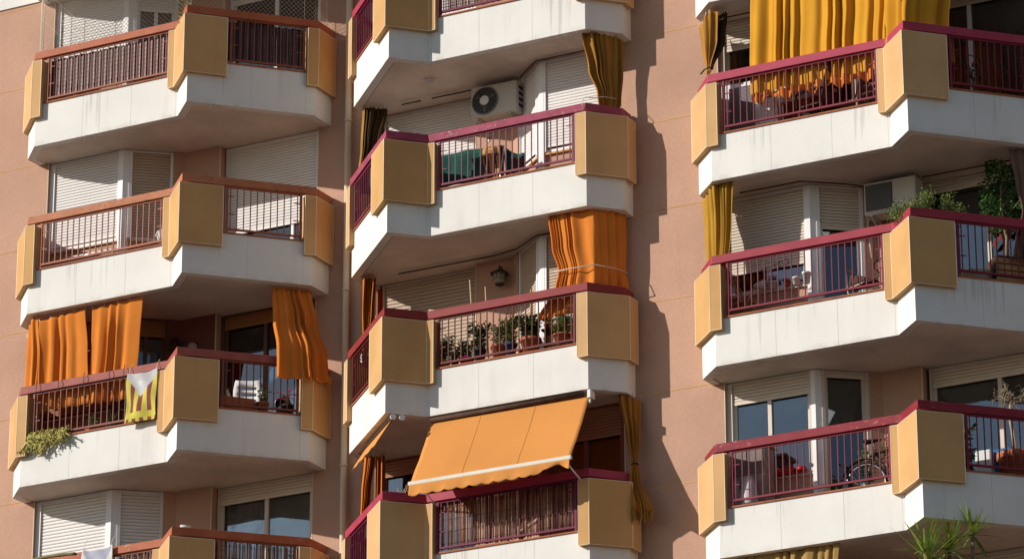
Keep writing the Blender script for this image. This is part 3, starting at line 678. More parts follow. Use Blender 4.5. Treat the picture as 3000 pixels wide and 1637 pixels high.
# flag hanging on the rail
def flag(fr,x0,x1,y,z1,z0,label,two=False):
    nx,nz=54,70; b=MB(); rg=random.Random(8); G=[]
    for i in range(nz+1):
        v=i/nz; row=[]
        for j in range(nx+1):
            u=j/nx; x=x0+(x1-x0)*u+.03*math.sin(u*6+v*3)*v*.5+.02*math.sin(v*5+1)*(u-.3)-.03*v*(1-u)
            yy=y-.02*math.sin(u*7+v*6)*v-.012*math.sin(v*9-u*11)-.02*abs(math.sin(v*2.2))
            row.append((x,yy,z1-(z1-z0)*v-.035*math.sin(u*math.pi)*(1-v)))
        G.append(row)
    def star(u,v,cu,cv,r):
        dx,dy=(u-cu)*(x1-x0),(v-cv)*(z1-z0); a=math.atan2(dx,-dy); q=math.hypot(dx,dy); a=(a%(2*math.pi/5))-math.pi/5
        a=math.pi/5-abs(a); ri=.40
        # edge of a five pointed star in polar form
        A=(r,0); Bp=(r*ri*math.cos(math.pi/5),r*ri*math.sin(math.pi/5)); c_,s_=math.cos(a),math.sin(a)
        den=(Bp[0]-A[0])*s_-(Bp[1]-A[1])*c_; 
        if abs(den)<1e-9: return False
        rr=(A[1]*(Bp[0]-A[0])-A[0]*(Bp[1]-A[1]))/den
        return q<rr
    def mf(i,j):
        u,v=(j+.5)/nx,(i+.5)/nz
        if two:
            if star(u,v,.47,.33,.10): return 3
            if v<.72 and abs(u-.5)<.5*(1-v/.72)+.001: return 2 if v>.03 else 3
            return 3 if u<.5 or v<.5 else (3 if (int(u*9)%2==0) else 1)
        if star(u,v,.45,.20,.085): return 3
        if v<.50 and abs(u-.5)<.60*(1-v/.50): return 2
        if v>.93: return 1 if int(u*9+.5)%2 else 0
        if v>.80: return 0
        return 0 if (int(u*7)%2==0) else 1
    b.grid(G,mf=mf)
    t=thing('flag',((x0+x1)/2,y,z1),fr,label,'flag'); b.build('cloth',[FY,FR_,FB2 if two else FBL,FW_],t,fr,solid=.002)
    b=MB()
    for x in (x0+.02,x1-.02): b.tube([(x,y,z1),(x,y+.03,z1+.09),(x,y+.10,z1+.18)],.004,4)
    b.build('tie',ROPE,t,fr)
flag(f,2.04,2.58,-1.03,1.53,.70,'faded yellow and red striped flag with white star hung on the rose brown rail')
flag(Fr('L',3),1.31,1.85,-1.02,1.67,.95,'white and blue flag with star on the lowest left rail, cut by the picture edge',True)
for i,x in enumerate((.30,.72,1.2,1.68,1.95)):
    b=MB(); rg=random.Random(i); b.tube([(x,-1.0,1.70),(x+.01,-1.03,1.6),(x-.01,-1.0,1.5),(x+rg.uniform(-.03,.03),-.98,1.3),(x+.02,-.97,1.22+.02*i)],.005,5); b.ring((x+.02,-.98,1.30),(0,1,0),.03,.005,12,4)
    tag(b.build('cord_tie',WIRE,None,f),'thin dark cord knotted round the rose brown rail %s'%['near its left end','second from its left end','in its middle','second from the flag','just left of the flag'][i],'cord','cords tied round the rose brown rail')
t=thing('succulent_plant',(.45,-.85,.75),f,'yellow green succulent spilling through the railing over the white parapet','plant')
b=MB(); rg=random.Random(12)
for k in range(46):
    x=.15+.75*rg.random()**1.2; l=rg.uniform(.04,.16)*(1.6 if x<.5 else .8)
    pts=[(x,-.86,.80+rg.uniform(0,.1)),(x+rg.gauss(0,.03),-.98,.84-rg.random()*.05),(x+rg.gauss(0,.05),-1.03,.76-l*.5),(x+rg.gauss(0,.06),-1.03,.70-l)]
    b.tube(pts,[.010,.016,.019,.014],5,0)
    for p in pts[1:]:
        for q in range(4): b.leaf(Vector(p)+Vector((rg.gauss(0,.02),rg.gauss(0,.012),rg.gauss(0,.02))),(rg.gauss(0,1),rg.gauss(-.5,.7),rg.gauss(0,1)),.045,.03,0 if rg.random()<.8 else 2,rg)
b.build('foliage',[SUCC,BARK,LF4],t,f)
b=MB(); b.box(.15,.95,-.84,-.66,.62,.80); b.build('trough',POTT,t,f)
plantpot(f,1.12,-.62,.68,.11,.18,POTT,.28,.16,'grey green bushy plant in a pot left of the flag, inside the railing',n=160,lf=.045,ms=(LF3,LF2),seed=31)
plantpot(f,1.50,-.62,.68,.11,.18,POTD,.26,.16,'dark leafy plant in a dark pot behind the railing beneath the orange curtains',n=160,lf=.045,ms=(LF2,LF1),seed=32)
plantpot(f,1.88,-.66,.70,.09,.16,POTT,.16,.10,'low green plant in a small terracotta pot beside the flag',n=70,lf=.04,ms=(LF1,LF3),seed=33)
c_=f.de(1.22,-.62); chair(f,(c_[0],c_[1],.56),(.45,-.89),'white plastic chair with slotted back on the flag balcony',PLAS,hb=1.0)
p=f.de(1.05,-.28); b=MB(); b.hexa([(p[0]-.25,p[1]-.30,.80),(p[0]-.15,p[1]-.38,.80),(p[0]+.22,p[1]+.05,.80),(p[0]+.12,p[1]+.13,.80)]+[(p[0]-.27,p[1]-.32,.98),(p[0]-.13,p[1]-.40,.98),(p[0]+.24,p[1]+.05,.98),(p[0]+.10,p[1]+.15,.98)])
tag(b.build('flower_trough',POTT,None,f,bevel=.01),'long terracotta flower trough in front of the white chair','flower trough')
p=f.de(1.40,-.24); plantpot(f,p[0],p[1],.80,.10,.16,POTT,.28,.13,'leafy green plant in a terracotta pot right of the white chair',n=90,lf=.06,seed=41)
p=f.de(1.80,-.22); plantpot(f,p[0],p[1],.80,.10,.15,POTD,.22,.13,'pink flowering geranium under the draped orange curtain',n=80,lf=.04,flowers=14,seed=42)
p=f.de(.72,-.3); plantpot(f,p[0],p[1],.80,.08,.14,POTY,.22,.07,'thin green plant in a yellow pot beside the large corner panel of the flag balcony',n=40,lf=.05,seed=43)
b=MB(); b.prism([(1.855,.366),(2.02,.496),(2.66,.496),(2.66,.60),(1.855,.60)],.557,2.899); b.build('painted_wall',mat('dark_red_wall',(.17,.055,.045),.85,.08,2),bld,f)
t=thing('globe_lamp',(2.33,.36,2.36),f,'round white globe lamp on the dark red wall of the flag balcony','lamp')
b=MB(); b.lathe(2.33,.36,2.26,[(.02,0),(.055,.015),(.08,.06),(.08,.10),(.055,.145),(.02,.16)],16); b.build('globe',mat('dull_globe',(.40,.34,.28),.5),t,f)
b=MB(); b.tube([(2.33,.36,2.42),(2.33,.49,2.46)],.015,6); b.build('arm',LANT,t,f)
b=MB(); b.ring((1.98,.40,2.46),(.3,-1,0),.10,.03,20,6)
for k in range(40): a=rg.uniform(0,6.28); b.leaf((1.98+math.cos(a)*.1,.37,2.46+math.sin(a)*.1),(rg.gauss(0,1),-1,rg.gauss(0,1)),.05,.03,0,rg)
tag(b.build('wall_wreath',WOODD,None,f),'dark dried wreath on the wall left of the globe lamp','wreath')
f=Fr('L',3); o=outline(f)
canes(f,along(o['B'],o['C'],1.95),along(o['C'],o['B'],.12),.80,1.52,'reed screen behind the long railing of the lowest left balcony',(REED,REED2,REED3),seed=12)
canes(f,along(o['D'],o['E'],.6),along(o['D'],o['E'],1.95),.80,1.52,'reed screen behind the short right railing of the lowest left balcony',(REED,REED2,REED3),seed=13)
b=MB(); b.grid([[(.15+.1*i,-.985-.004*math.sin(i*2),1.655+.028*math.sin(i*.3)-.02*j) for i in range(11)] for j in range(3)],0); tag(b.build('folded_cloth',mat('olive_cloth',(.20,.17,.07),.9),None,f,solid=.01),'khaki cloth folded over the lowest left rail beside the flag','cloth')
b=MB(); b.tube([f.de(.12,-.1)+(1.70,),f.de(.28,-.1)+(1.70,)],.03,8); tag(b.build('rolled_paper',PLAS,None,f),'small white roll lying on the lowest left rail corner','roll')
# ------------------------------------------------ MIDDLE COLUMN
f=Fr('M',0); o=outline(f)
canes(f,along(o['B'],o['C'],.2),along(o['C'],o['B'],.22),.80,1.50,'reed screen behind the railing of the topmost middle balcony',(REED2,REED3,REED),seed=22,step=.022)
f=Fr('M',1); o=outline(f)
curtain(f,[((2.86,2.93),[(-.34,-.30),(-.28,-.50),(-.02,-.76),(.14,-.74)],.04),(2.3,[(-.34,-.32),(-.26,-.50),(.06,-.72)],.05),((1.85,1.90),[(-.32,-.36),(-.24,-.52),(-.06,-.67)],.04),((1.45,1.45),[(-.28,-.44),(-.20,-.55),(-.10,-.64)],.03)],
  'dark ochre curtain tied to the right end of the flaking purple rail',OCH,folds=8,seed=5)
rope(f,[(-.30,-.50,1.84),(-.2,-.70,1.82),(-.02,-.80,1.80),(.0,-.95,1.76),(.02,-1.02,1.66),(.02,-.99,1.55)],ROPE,'string tying the dark ochre curtain to the purple rail')
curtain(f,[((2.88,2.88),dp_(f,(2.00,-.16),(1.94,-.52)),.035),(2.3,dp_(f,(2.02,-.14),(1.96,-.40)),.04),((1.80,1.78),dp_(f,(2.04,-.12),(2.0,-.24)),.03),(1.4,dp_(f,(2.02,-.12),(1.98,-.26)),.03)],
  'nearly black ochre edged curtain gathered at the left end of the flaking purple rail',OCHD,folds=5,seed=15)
curtain(f,[(2.88,dp_(f,(2.07,-.15),(1.99,-.15)),.015),(2.2,dp_(f,(2.10,-.13),(2.02,-.13)),.015),(1.74,dp_(f,(2.10,-.09),(2.02,-.09)),.012)],
  'thin bright ochre curtain edge slung outside the left end of the purple rail',OCH,folds=2,seed=16,hooks=False,n=20)
track(f,[(3.9,.28),(3.55,.28)],2.86,'short dark curtain track at the left of the air conditioner')
track(f,[(3.35,.28),(2.55,.28)],2.86,'dark curtain track running left to the air conditioner')
track(f,[(1.72,.20),(1.20,-.25),(.25,-.25)],2.87,'angled dark curtain track above the right window bay')
acunit(f,1.76,2.57,.14,.47,2.30,2.82,'white air conditioner with round fan under the middle balcony ceiling','fan')
b=MB(); b.ring((3.06,-.3,2.885),(0,0,1),.075,.010,24,6,0); b.ring((3.06,-.3,2.885),(0,0,1),.035,.008,20,6,0); tag(b.build('ceiling_light',PLAS,None,f),'round recessed light in the ceiling left of the air conditioner','ceiling light')
# rug over a rack
t=thing('rug',(2.3,-.3,.56),f,'green rug with patterned ochre borders hung over a rack behind the purple railing','rug')
G=[];xs=[1.74+1.12*i/56 for i in range(57)]
for k in range(16):
    a=k/15; 
    if a<.55: z,y=.98+ (1.50-.98)*a/.55,-.42+.03*math.sin(a*9)
    elif a<.7: q=(a-.55)/.15*math.pi; z,y=1.50+.03*math.sin(q),-.36-.06*math.cos(q)
    else: z,y=1.50-.45*(a-.7)/.3,-.30
    G.append([(x,y+.012*math.sin(x*14+k*.4),z+.02*(x-2.3)+.008*math.sin(x*6)) for x in xs])
def mf(i,j):
    x=xs[j]
    if x>2.79: return 1 if (j+i//2)%3 else 2
    if x>2.03: return 0
    if 1.93<x<=1.96 or 1.80<x<1.83: return 2
    return 1 if ((i//2+j//2)%4) else 2
b=MB(); b.grid(G,mf=mf); b.build('cloth',[GREEN,RUGO,RUGD],t,f,solid=.012)
b=MB(); b.tube([(1.7,-.36,1.50),(2.9,-.36,1.50)],.012,6)
for x in (1.72,2.88): b.tube([(x,-.36,1.5),(x,-.55,.56)],.012,6); b.tube([(x,-.36,1.5),(x,-.15,.56)],.012,6)
b.build('rack',CHR,t,f)
G=[[(1.72-.34*i/12,-.30+.02*math.sin(i),1.50-.16*(i/12)-.05*math.sin(i/12*math.pi)-(.45*j/6)) for i in range(13)] for j in range(7)]
b=MB(); b.grid(G,mf=lambda i,j:0 if j<3 or i<1 else 1); tag(b.build('draped_blanket',[GREEN,WOODD],None,f,solid=.015),'dark brown blanket with green edge right of the ochre bordered rug','blanket')
f=Fr('M',2); o=outline(f)
curtain(f,[((2.90,2.93),[(-.33,-.30),(-.28,-.48),(-.02,-.76),(.72,-.80)],.028),(2.4,[(-.33,-.30),(-.27,-.48),(-.02,-.76),(.66,-.80)],.034),((1.97,1.98),[(-.33,-.32),(-.26,-.48),(-.02,-.74),(.56,-.78)],.022),(1.75,[(-.36,-.30),(-.27,-.46),(-.02,-.74),(.62,-.76)],.04),((1.35,1.30),[(-.32,-.32),(-.22,-.46),(.05,-.74),(.95,-.70)],.055)],
  'wide orange curtain roped round its waist at the right end of the plant balcony',ORG,folds=11,seed=30,n=150,dense=(.70,.38))
rope(f,[(-.36,-.30,1.96),(-.31,-.51,1.965),(-.05,-.81,1.985),(.3,-.85,1.975),(.60,-.83,1.98)],ROPE,'pale rope round the wide orange curtain',.009)
curtain(f,[((2.88,2.88),dp_(f,(1.96,-.15),(1.94,-.36)),.08),(2.3,dp_(f,(1.94,-.14),(1.90,-.33)),.085),((1.75,1.75),dp_(f,(1.84,-.13),(1.82,-.24)),.06),(1.4,dp_(f,(1.82,-.13),(1.8,-.24)),.06)],
  'orange curtain gathered at the left end of the plant balcony',ORG,folds=8,seed=31)
curtain(f,[(2.70,dp_(f,(1.96,-.39),(1.94,-.47)),.012),(1.4,dp_(f,(1.96,-.39),(1.94,-.46)),.012)],'small red orange curtain strip just inside the left end of the plant balcony',mat('vermilion_canvas',(.62,.07,.012),.9,.06,2,trans=.35),folds=3,seed=33,hooks=False,n=24)
track(f,[(3.9,.22),(2.2,.22),(1.75,.12),(1.20,-.25),(.6,-.25)],2.87,'long dark curtain track across the ceiling above the wall lantern')
t=thing('wall_lantern',(2.18,.36,2.42),f,'old metal wall lantern with amber glass on the pink wall','lantern')
cx=2.18
b=MB(); b.lathe(cx,.36,2.61,[(.15,0),(.13,.025),(.05,.07),(.012,.10),(.012,.14)],8); b.build('cap',LANT,t,f)
b=MB(); b.lathe(cx,.36,2.44,[(.065,0),(.09,.05),(.105,.17)],8); b.build('glass',LANG,t,f)
b=MB(); b.lathe(cx,.36,2.41,[(.03,0),(.075,.025),(.07,.035)],8)
for k in range(8): a=k*math.pi/4; b.tube([(cx+.068*math.cos(a),.36+.068*math.sin(a),2.44),(cx+.108*math.cos(a),.36+.108*math.sin(a),2.61)],.006,4)
b.ring((cx,.36,2.52),(0,0,1),.094,.006,16,4); b.build('cage',LANT,t,f)
b=MB(); b.tube([(cx,.36,2.74),(cx,.44,2.75),(cx,.49,2.66)],.01,6); b.build('bracket',LANT,t,f)
for i,(x0,x1,z1,lb) in enumerate(((2.07,2.18,2.20,'pale bamboo cane standing tallest above the brick red rail'),(1.85,1.91,2.04,'ochre bamboo cane leaning in front of the pink wall'),(1.13,1.13,1.86,'short thin cane near the right window of the plant balcony'),(3.8,3.82,1.90,'stubby pale cane at the left corner of the plant balcony'))):
    b=MB(); b.tube([(x0,-.6,.85),(x0+(x1-x0)*.6,-.6,1.55),(x1,-.6,z1)],.010,6); tag(b.build('bamboo_cane',CANE,None,f),lb,'cane')
specs=[(2.62,.80,.11,.15,POTY,.42,.16,(LF1,LF3),'yellow pot with a tall dark plant at the left end of the brick red railing',200,.05),
(2.42,.84,.07,.10,POTD,.20,.10,(LF4,LF1),'small bright leafed plant right of the yellow pot',70,.045),
(2.22,.82,.12,.12,POTM,.26,.14,(LF1,LF2),'magenta pot with a low bushy plant',120,.05),
(1.99,.84,.10,.20,POTD,.40,.16,(LF2,LF1),'dark pot with a dense plant, between the magenta and the ribbed terracotta pot',190,.055),
(1.66,.84,.13,.20,POTT,.36,.13,(LF3,LF1),'ribbed terracotta pot with upright pointed leaves',110,.08),
(1.46,.86,.10,.18,mat('blue_pot',(.03,.07,.16),.4),.42,.14,(LF4,LF1),'dark blue pot with yellowish green foliage',170,.055),
(1.12,.80,.16,.26,POTT,.36,.19,(LF2,LF1),'largest terracotta pot with dark broad leaves, near the lantern side',230,.07),
(.60,.92,.13,.12,POTT,.22,.16,(LF1,LF4),'low terracotta bowl with leafy herbs beneath the green pot',150,.05),
(.36,.92,.09,.12,POTR,.24,.12,(LF4,LF1),'small reddish pot with herbs beside the right corner panel',110,.05)]
for i,(x,z,r,h,pm,ph,pw,ms,lb,n,lf) in enumerate(specs): plantpot(f,x,-.62,z,r,h,pm,ph*1.12,pw*1.35,lb,n=int(n*3.2),lf=lf*1.12,ms=ms,stems=10,seed=60+i,grp='potted plants behind the brick red railing',ww=.5 if i!=4 else .22)
b=MB(); b.box(.25,2.75,-.76,-.48,.74,.795); b.box(.25,.3,-.74,-.5,.556,.74); b.box(2.7,2.75,-.74,-.5,.556,.74); b.box(1.4,1.45,-.74,-.5,.556,.74); tag(b.build('plant_bench',WOOD,None,f),'low wooden bench under the row of pots behind the brick red railing','bench')
t=plantpot(f,.72,-.30,1.28,.12,.14,POTG,.10,.10,'green pot on a small raised stand under the roped orange curtain',n=30,lf=.05,seed=80)
b=MB(); b.box(.55,1.05,-.42,-.2,1.24,1.27); 
for x in (.57,1.03): b.box(x-.015,x+.015,-.33,-.3,.556,1.24)
tag(b.build('plant_stand',WOODD,None,f),'dark slim stand carrying the green pot and the spiky plant','plant stand')
t=thing('aloe_plant',(.98,-.32,1.28),f,'spiky pale aloe in a small pot beside the green pot','plant')
b=MB(); pot(b,.98,-.32,1.27,.07,.10); b.build('pot',[POTT,SOIL],t,f); b=MB(); rg=random.Random(3)
for k in range(22): a=rg.uniform(0,6.28); b.leaf((.98,-.32,1.36),(math.cos(a)*.5,math.sin(a)*.5,rg.uniform(.4,1.3)),rg.uniform(.16,.30),.03,0,rg)
b.build('foliage',LF3,t,f)
b=MB(); p=f.de(1.28,.03); 
for dz,pts in ((0,[(.0,.12),(.03,.13),(.06,.10),(.05,.07),(.02,.06)]),(0,[(.02,.06),(.05,.05),(.06,.02),(.03,0),(0,.01)])):
    q=[f.de(1.25+a,.035)+(1.22+c,) for a,c in pts]; b.tube(q,.009,5)
tag(b.build('railing_ornament',PLAS,None,f),'small white curled ornament fixed on the left side railing of the plant balcony','ornament')
t=thing('hanging_plant',f.de(.95,-.2)+(1.0,),f,'trailing green leaves seen through the left side railing of the plant balcony','plant')
b=MB()
for k in range(60): q=f.de(.80+rg.uniform(0,.3),-.05+rg.uniform(-.1,.05)); b.leaf((q[0],q[1],.85+rg.uniform(0,.6)),(rg.gauss(0,1),rg.gauss(0,1),rg.gauss(0,1)),.08,.04,rg.choice((0,1)),rg)
q=f.de(.95,-.08); b.tube([(q[0],q[1],.76),(q[0],q[1],1.4)],.008,5,2); b.build('foliage',[LF1,LF3,BARK],t,f)
# M3 : awnings, tied curtains, reed screen
f=Fr('M',3); o=outline(f)
t=thing('awning',(1.35,-.86,2.86),f,'large orange awning with scalloped valance let down over the lowest middle balcony','awning')
X0,X1=.01,2.69; yt,zt,yb,zb=-.86,2.83,-1.50,1.70
b=MB(); G=[]
for k in range(15):
    v=k/14; sag=.02*math.sin(v*math.pi)
    G.append([(X0+(X1-X0)*j/40,yt+(yb-yt)*v+sag*.6,zt+(zb-zt)*v-sag-.007*math.sin(v*20+j*.05)*(v>.4)-.010*math.sin(j*.16+v*2)*math.sin(v*math.pi)-.012*math.exp(-((v-.93)/.05)**2)*(1+.5*math.sin(j*.5))) for j in range(41)])
b.grid(G)
for u in (.335,.68): 
    x=X0+(X1-X0)*u; b.tube([(x,p[1]-.004,p[2]+.002) for p in [g_[int(u*40)] for g_ in G]],.002,4,1)
b.build('canopy',[ORG2,mat('awning_seam',(.70,.295,.075),.9)],t,f,solid=.004)
b=MB(); b.box(X0-.02,X1+.02,yb-.035,yb+.02,zb-.055,zb+.005); b.build('front_bar',mat('ivory_metal',(.64,.60,.50),.4),t,f,bevel=.008)
b=MB(); G=[]
for k in range(8):
    v=k/7; row=[]
    for j in range(161):
        u=j/160; x=X0+(X1-X0)*u; sc_=.030*(1-abs(math.sin(u*math.pi*13))); lift=max(0,1-u/.22)*v
        if u<.06: lift=max(0,(u)/.06)*v*.75
        row.append((x+.06*lift,yb-.03+.012*math.sin(u*40)*v+.10*lift-.03*v,zb-.05-(.19-sc_)*v*(1-1.15*lift)))
    G.append(row)
b.grid(G); b.build('valance',ORG2,t,f,solid=.003)
b=MB(); b.tube([(X0+.08,-.90,2.84),(X1-.02,-.90,2.84)],.035,10); b.build('roller',WOODD,t,f)
b=MB(); b.box(X0-.05,X0+.0,-.95,-.8,2.76,2.88); b.tube([(X0-.02,-.9,2.74),(X0-.02,-.9,2.68)],.018,6); b.build('winch',PLAS,t,f)
for x in (X0+.12,X1-.12):
    b=MB(); b.tube([(x,yb,zb-.02),(x-.05,-.98,1.45)],.013,6); b.build('arm',PLAS,t,f)
t=thing('awning',f.de(.7,-.02)+(2.8,),f,'narrow orange side awning half rolled up at the left end of the lowest middle balcony','awning')
b=MB(); G=[[f.de(a,-.10+.22*v)+(2.80-.36*v-.02*abs(math.sin(a*9))*(v>.8),) for a in [.0+1.5*j/40 for j in range(41)]] for v in [k/8 for k in range(9)]]
b.grid(G); b.build('canopy',ORG2,t,f,solid=.004)
b=MB(); b.tube([f.de(-.02,-.11)+(2.83,),f.de(1.5,-.11)+(2.83,)],.032,10); b.build('roller',WOODD,t,f)
b=MB(); b.disc(f.de(-.05,-.11)+(2.83,),(.7,.7,0),.045,.03,14); b.disc(f.de(-.02,-.26)+(2.84,),(.7,.7,0),.045,.03,14); b.build('end_cap',PLAS,t,f)
curtain(f,[((2.84,2.84),dp_(f,(1.92,-.2),(1.90,-.36)),.07),(2.2,dp_(f,(1.94,-.16),(1.90,-.30)),.08),((1.55,1.5),dp_(f,(1.96,-.14),(1.92,-.22)),.05),(1.3,dp_(f,(1.96,-.14),(1.92,-.22)),.05)],'loose orange curtain in the shade behind the narrow side awning',ORG,folds=5,seed=41)
curtain(f,[((2.84,2.84),dp_(f,(1.85,-.36),(1.84,-.50)),.06),(1.2,dp_(f,(1.84,-.34),(1.82,-.50)),.06)],'straight orange curtain behind the left corner panel of the lowest middle balcony',ORG,folds=4,seed=43)
def fringe(b,G):
    for p in G[-1][::2]: b.tube([p,(p[0]+R.uniform(-.01,.01),p[1],p[2]-R.uniform(.08,.2))],.006,3,1)
    return [OCH]
curtain(f,[((2.84,2.92),[(-.50,-.24),(-.40,-.42),(-.28,-.50)],.045),(2.2,[(-.56,-.36),(-.40,-.48)],.04),((1.80,1.80),[(-.55,-.42),(-.47,-.46)],.012),(1.55,[(-.60,-.44),(-.45,-.52)],.03),((1.02,1.04),[(-.80,-.44),(-.50,-.56)],.03)],
  'orange brown curtain knotted midway and fringed, outside the right corner panel below the awning',mat('rust_canvas',(.52,.22,.04),.9,.1,3,trans=.2),folds=5,seed=50,extra=fringe)
b=MB(); b.ring((-.51,-.44,1.79),(0,0,1),.05,.012,14,6); tag(b.build('curtain_tie',OCHD,None,f),'dark tie knotted round the fringed curtain','tie')
canes(f,along(o['B'],o['C'],.2),along(o['C'],o['B'],.22),.78,1.53,'tattered brown reed screen behind the railing below the orange awning',(REED,REED2,REED3),seed=52,step=.02,gap=.06,r=.010)
t=thing('dead_potted_plant',(3.15,-.95,1.50),f,'dry twiggy plant in a yellow pot on the left corner of the lowest middle balcony','plant')
b=MB(); b.box(2.95,3.30,-1.10,-.85,1.42,1.56); b.build('pot',POTY,t,f); b=MB(); rg=random.Random(6)
for k in range(14): x=3.0+rg.uniform(0,.25); b.tube([(x,-.95,1.54),(x+rg.gauss(0,.03),-.95,1.68),(x+rg.gauss(0,.06),-.95,1.78+rg.uniform(0,.1))],.004,4)
b.build('twigs',TWIG,t,f)
# ------------------------------------------------ RIGHT COLUMN
f=Fr('R',1); o=outline(f)
curtain(f,[(3.1,[(.66,-.84),(f.c-.05,-.86)]+dp_(f,(.02,-.08),(.78,-.06)),.035),(2.4,[(.64,-.84),(f.c-.05,-.84)]+dp_(f,(.02,-.1),(.78,-.08)),.055),(1.8,[(.62,-.84),(f.c-.05,-.84)]+dp_(f,(.02,-.1),(.72,-.1)),.055),((1.28,1.30),[(.62,-.84),(f.c-.1,-.80)]+dp_(f,(.0,-.2),(.70,-.14)),.045)],
  'very wide mustard curtain with ragged orange hem in front of the upper right balcony',YELC,folds=17,seed=3,n=200,rows=34,sharp=.5)
b=MB(); G=[]
for k in range(5):
    G.append([(.63+2.0*j/120,-.835+.035*math.sin(j*.62+math.sin(j*.13)*2),1.31+.02*math.sin(j*.5)-.13*k/4*(1+.35*math.sin(j*.23))) for j in range(121)])
b.grid(G); tag(b.build('curtain_hem',ORG,None,f,solid=.004),'bright orange hem cloth hanging below the wide mustard curtain','hem')
curtain(f,[((2.78,2.86),[(-.40,-.42),(-.05,-.74),(.06,-.74)],.04),(2.4,[(-.34,-.46),(-.1,-.68),(.02,-.70)],.045),((1.92,1.94),[(-.24,-.55),(-.14,-.62)],.015),((1.45,1.45),[(-.27,-.55),(-.12,-.64)],.03)],'mustard curtain tied at its waist at the left end of the upper right balcony',OCH,folds=5,seed=7,extra=None)
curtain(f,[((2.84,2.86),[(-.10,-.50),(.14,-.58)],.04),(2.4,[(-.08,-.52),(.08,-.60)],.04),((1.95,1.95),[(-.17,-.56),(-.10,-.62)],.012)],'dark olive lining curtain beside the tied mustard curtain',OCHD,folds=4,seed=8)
rope(f,[(-.30,-.62,1.90),(-.22,-.66,1.94),(-.12,-.70,1.95),(-.08,-.66,1.93)],WIRE,'dark cord round the tied mustard curtain',.012)
track(f,[(-.1,-.38),(.9,-.38)],2.86,'dark curtain track above the left window of the upper right balcony')
t=thing('louvred_cupboard',(.13,-.16,.56),f,'white louvred metal unit standing at the left behind the raspberry railing','cupboard')
b=MB(); b.box(-.12,.52,-.30,.0,.56,1.78); b.build('casing',PLAS,t,f,bevel=.01)
b=MB(); 
for k in range(34): b.box(.02,.44,-.316,-.300,1.0+k*.021,1.012+k*.021)
b.build('louvres',PLASD,t,f)
b=MB(); b.box(.56,.86,-.42,-.1,.56,1.54); b.box(.60,.82,-.43,-.42,.70,1.48); t=thing('storage_box',(.7,-.3,.56),f,'tall white plastic box right of the louvred unit, half under the mustard curtain','box'); b.build('body',PLAS,t,f,bevel=.015)
b=MB(); b.tube([(.66,-.44,1.40),(.78,-.44,1.40)],.012,6); b.build('handle',PLASD,t,f)
t=thing('table',(1.35,-.25,.56),f,'brown table with a white plastic crate on it behind the raspberry railing','table')
b=MB(); b.box(.9,1.85,-.45,.05,1.22,1.25); b.build('tabletop',WOOD,t,f)
for x in (.95,1.80):
    for y in (-.42,.02): b=MB(); b.box(x-.02,x+.02,y-.02,y+.02,.556,1.22); b.build('leg',WOODD,t,f)
b=MB(); b.box(.92,1.24,-.42,-.12,1.26,1.56); b.box(.90,1.26,-.44,-.10,1.54,1.575,0); b.box(.96,1.10,-.425,-.42,1.30,1.50,1); tag(b.build('plastic_crate',[PLAS,mat('pale_blue_plastic',(.45,.52,.56),.4)],None,f,bevel=.008),'white plastic crate standing on the brown table','crate')
chair(f,(1.62,-.55,.56),(-.9,.3),'dark folding chair in front of the brown table',WOODD,hb=1.02)
chair(f,(2.10,-.35,.56),(-.3,-1),'grey beige padded chair near the large corner panel of the mustard curtain balcony',mat('taupe_fabric',(.26,.21,.16),.9),hb=1.06)
b=MB(); b.box(1.30,1.68,-.70,-.68,.556,.557); 
t=thing('trailing_plant',f.de(1.2,-.5)+(1.0,),f,'long stemmed dark leafed plant behind the right railing of the mustard curtain balcony','plant')
b=MB(); rg=random.Random(9); p0=Vector(f.de(1.30,-.5)+(.9,))
for k in range(6):
    e=Vector(f.de(1.02+.5*rg.random(),-.5+rg.uniform(-.1,.1))+(1.25+.3*rg.random(),)); m_=(p0+e)/2+Vector((0,0,.08)); b.tube([p0,m_,e],.007,5,1)
    for q in range(3): b.leaf(e+Vector((rg.gauss(0,.03),rg.gauss(0,.03),rg.gauss(0,.03))),(rg.gauss(0,1),rg.gauss(0,1),-.8),.15,.08,0,rg)
b.build('foliage',[LF2,BARK],t,f); b=MB(); pot(b,p0.x,p0.y,.60,.14,.30); b.build('pot',[POTT,SOIL],t,f)
b=MB(); b.tube([f.de(1.0,-.35)+(1.50,),f.de(1.4,-.35)+(1.42,),f.de(1.85,-.35)+(1.30,)],.008,5); tag(b.build('garden_cane',POTG,None,f),'thin green garden cane slanting behind the right railing','cane')
curtain(f,[(1.75,dp_(f,(.70,-.10),(.80,-.10)),.02),(1.2,dp_(f,(.70,-.10),(.82,-.10)),.02)],'loose mustard cloth end hanging past the large corner panel',YELC,folds=2,seed=66,hooks=False,n=16)
f=Fr('R',2); o=outline(f)
curtain(f,[((2.86,2.96),[(-.36,-.40),(-.05,-.76),(.28,-.80)],.05),(2.3,[(-.30,-.46),(-.02,-.74),(.24,-.78)],.055),((1.4,1.4),[(-.26,-.50),(-.02,-.72),(.14,-.76)],.05)],'bunched mustard curtain at the left end of the balcony with the wall air conditioner',mat('old_mustard_canvas',(.48,.26,.035),.9,.10,1.5,fine=.08,fs=80,trans=.18),folds=10,seed=70)
track(f,[(.2,-.40),(1.2,-.40),(1.75,.02),(1.95,.25)],2.86,'bent dark curtain track above the bay window left of the wall air conditioner')
track(f,[(2.85,.3),(4.6,.3)],2.86,'straight dark curtain track right of the wall air conditioner')
acunit(f,1.99,2.82,.10,.42,2.33,2.84,'white air conditioner with square louvred grille beside the bay window','louvre')
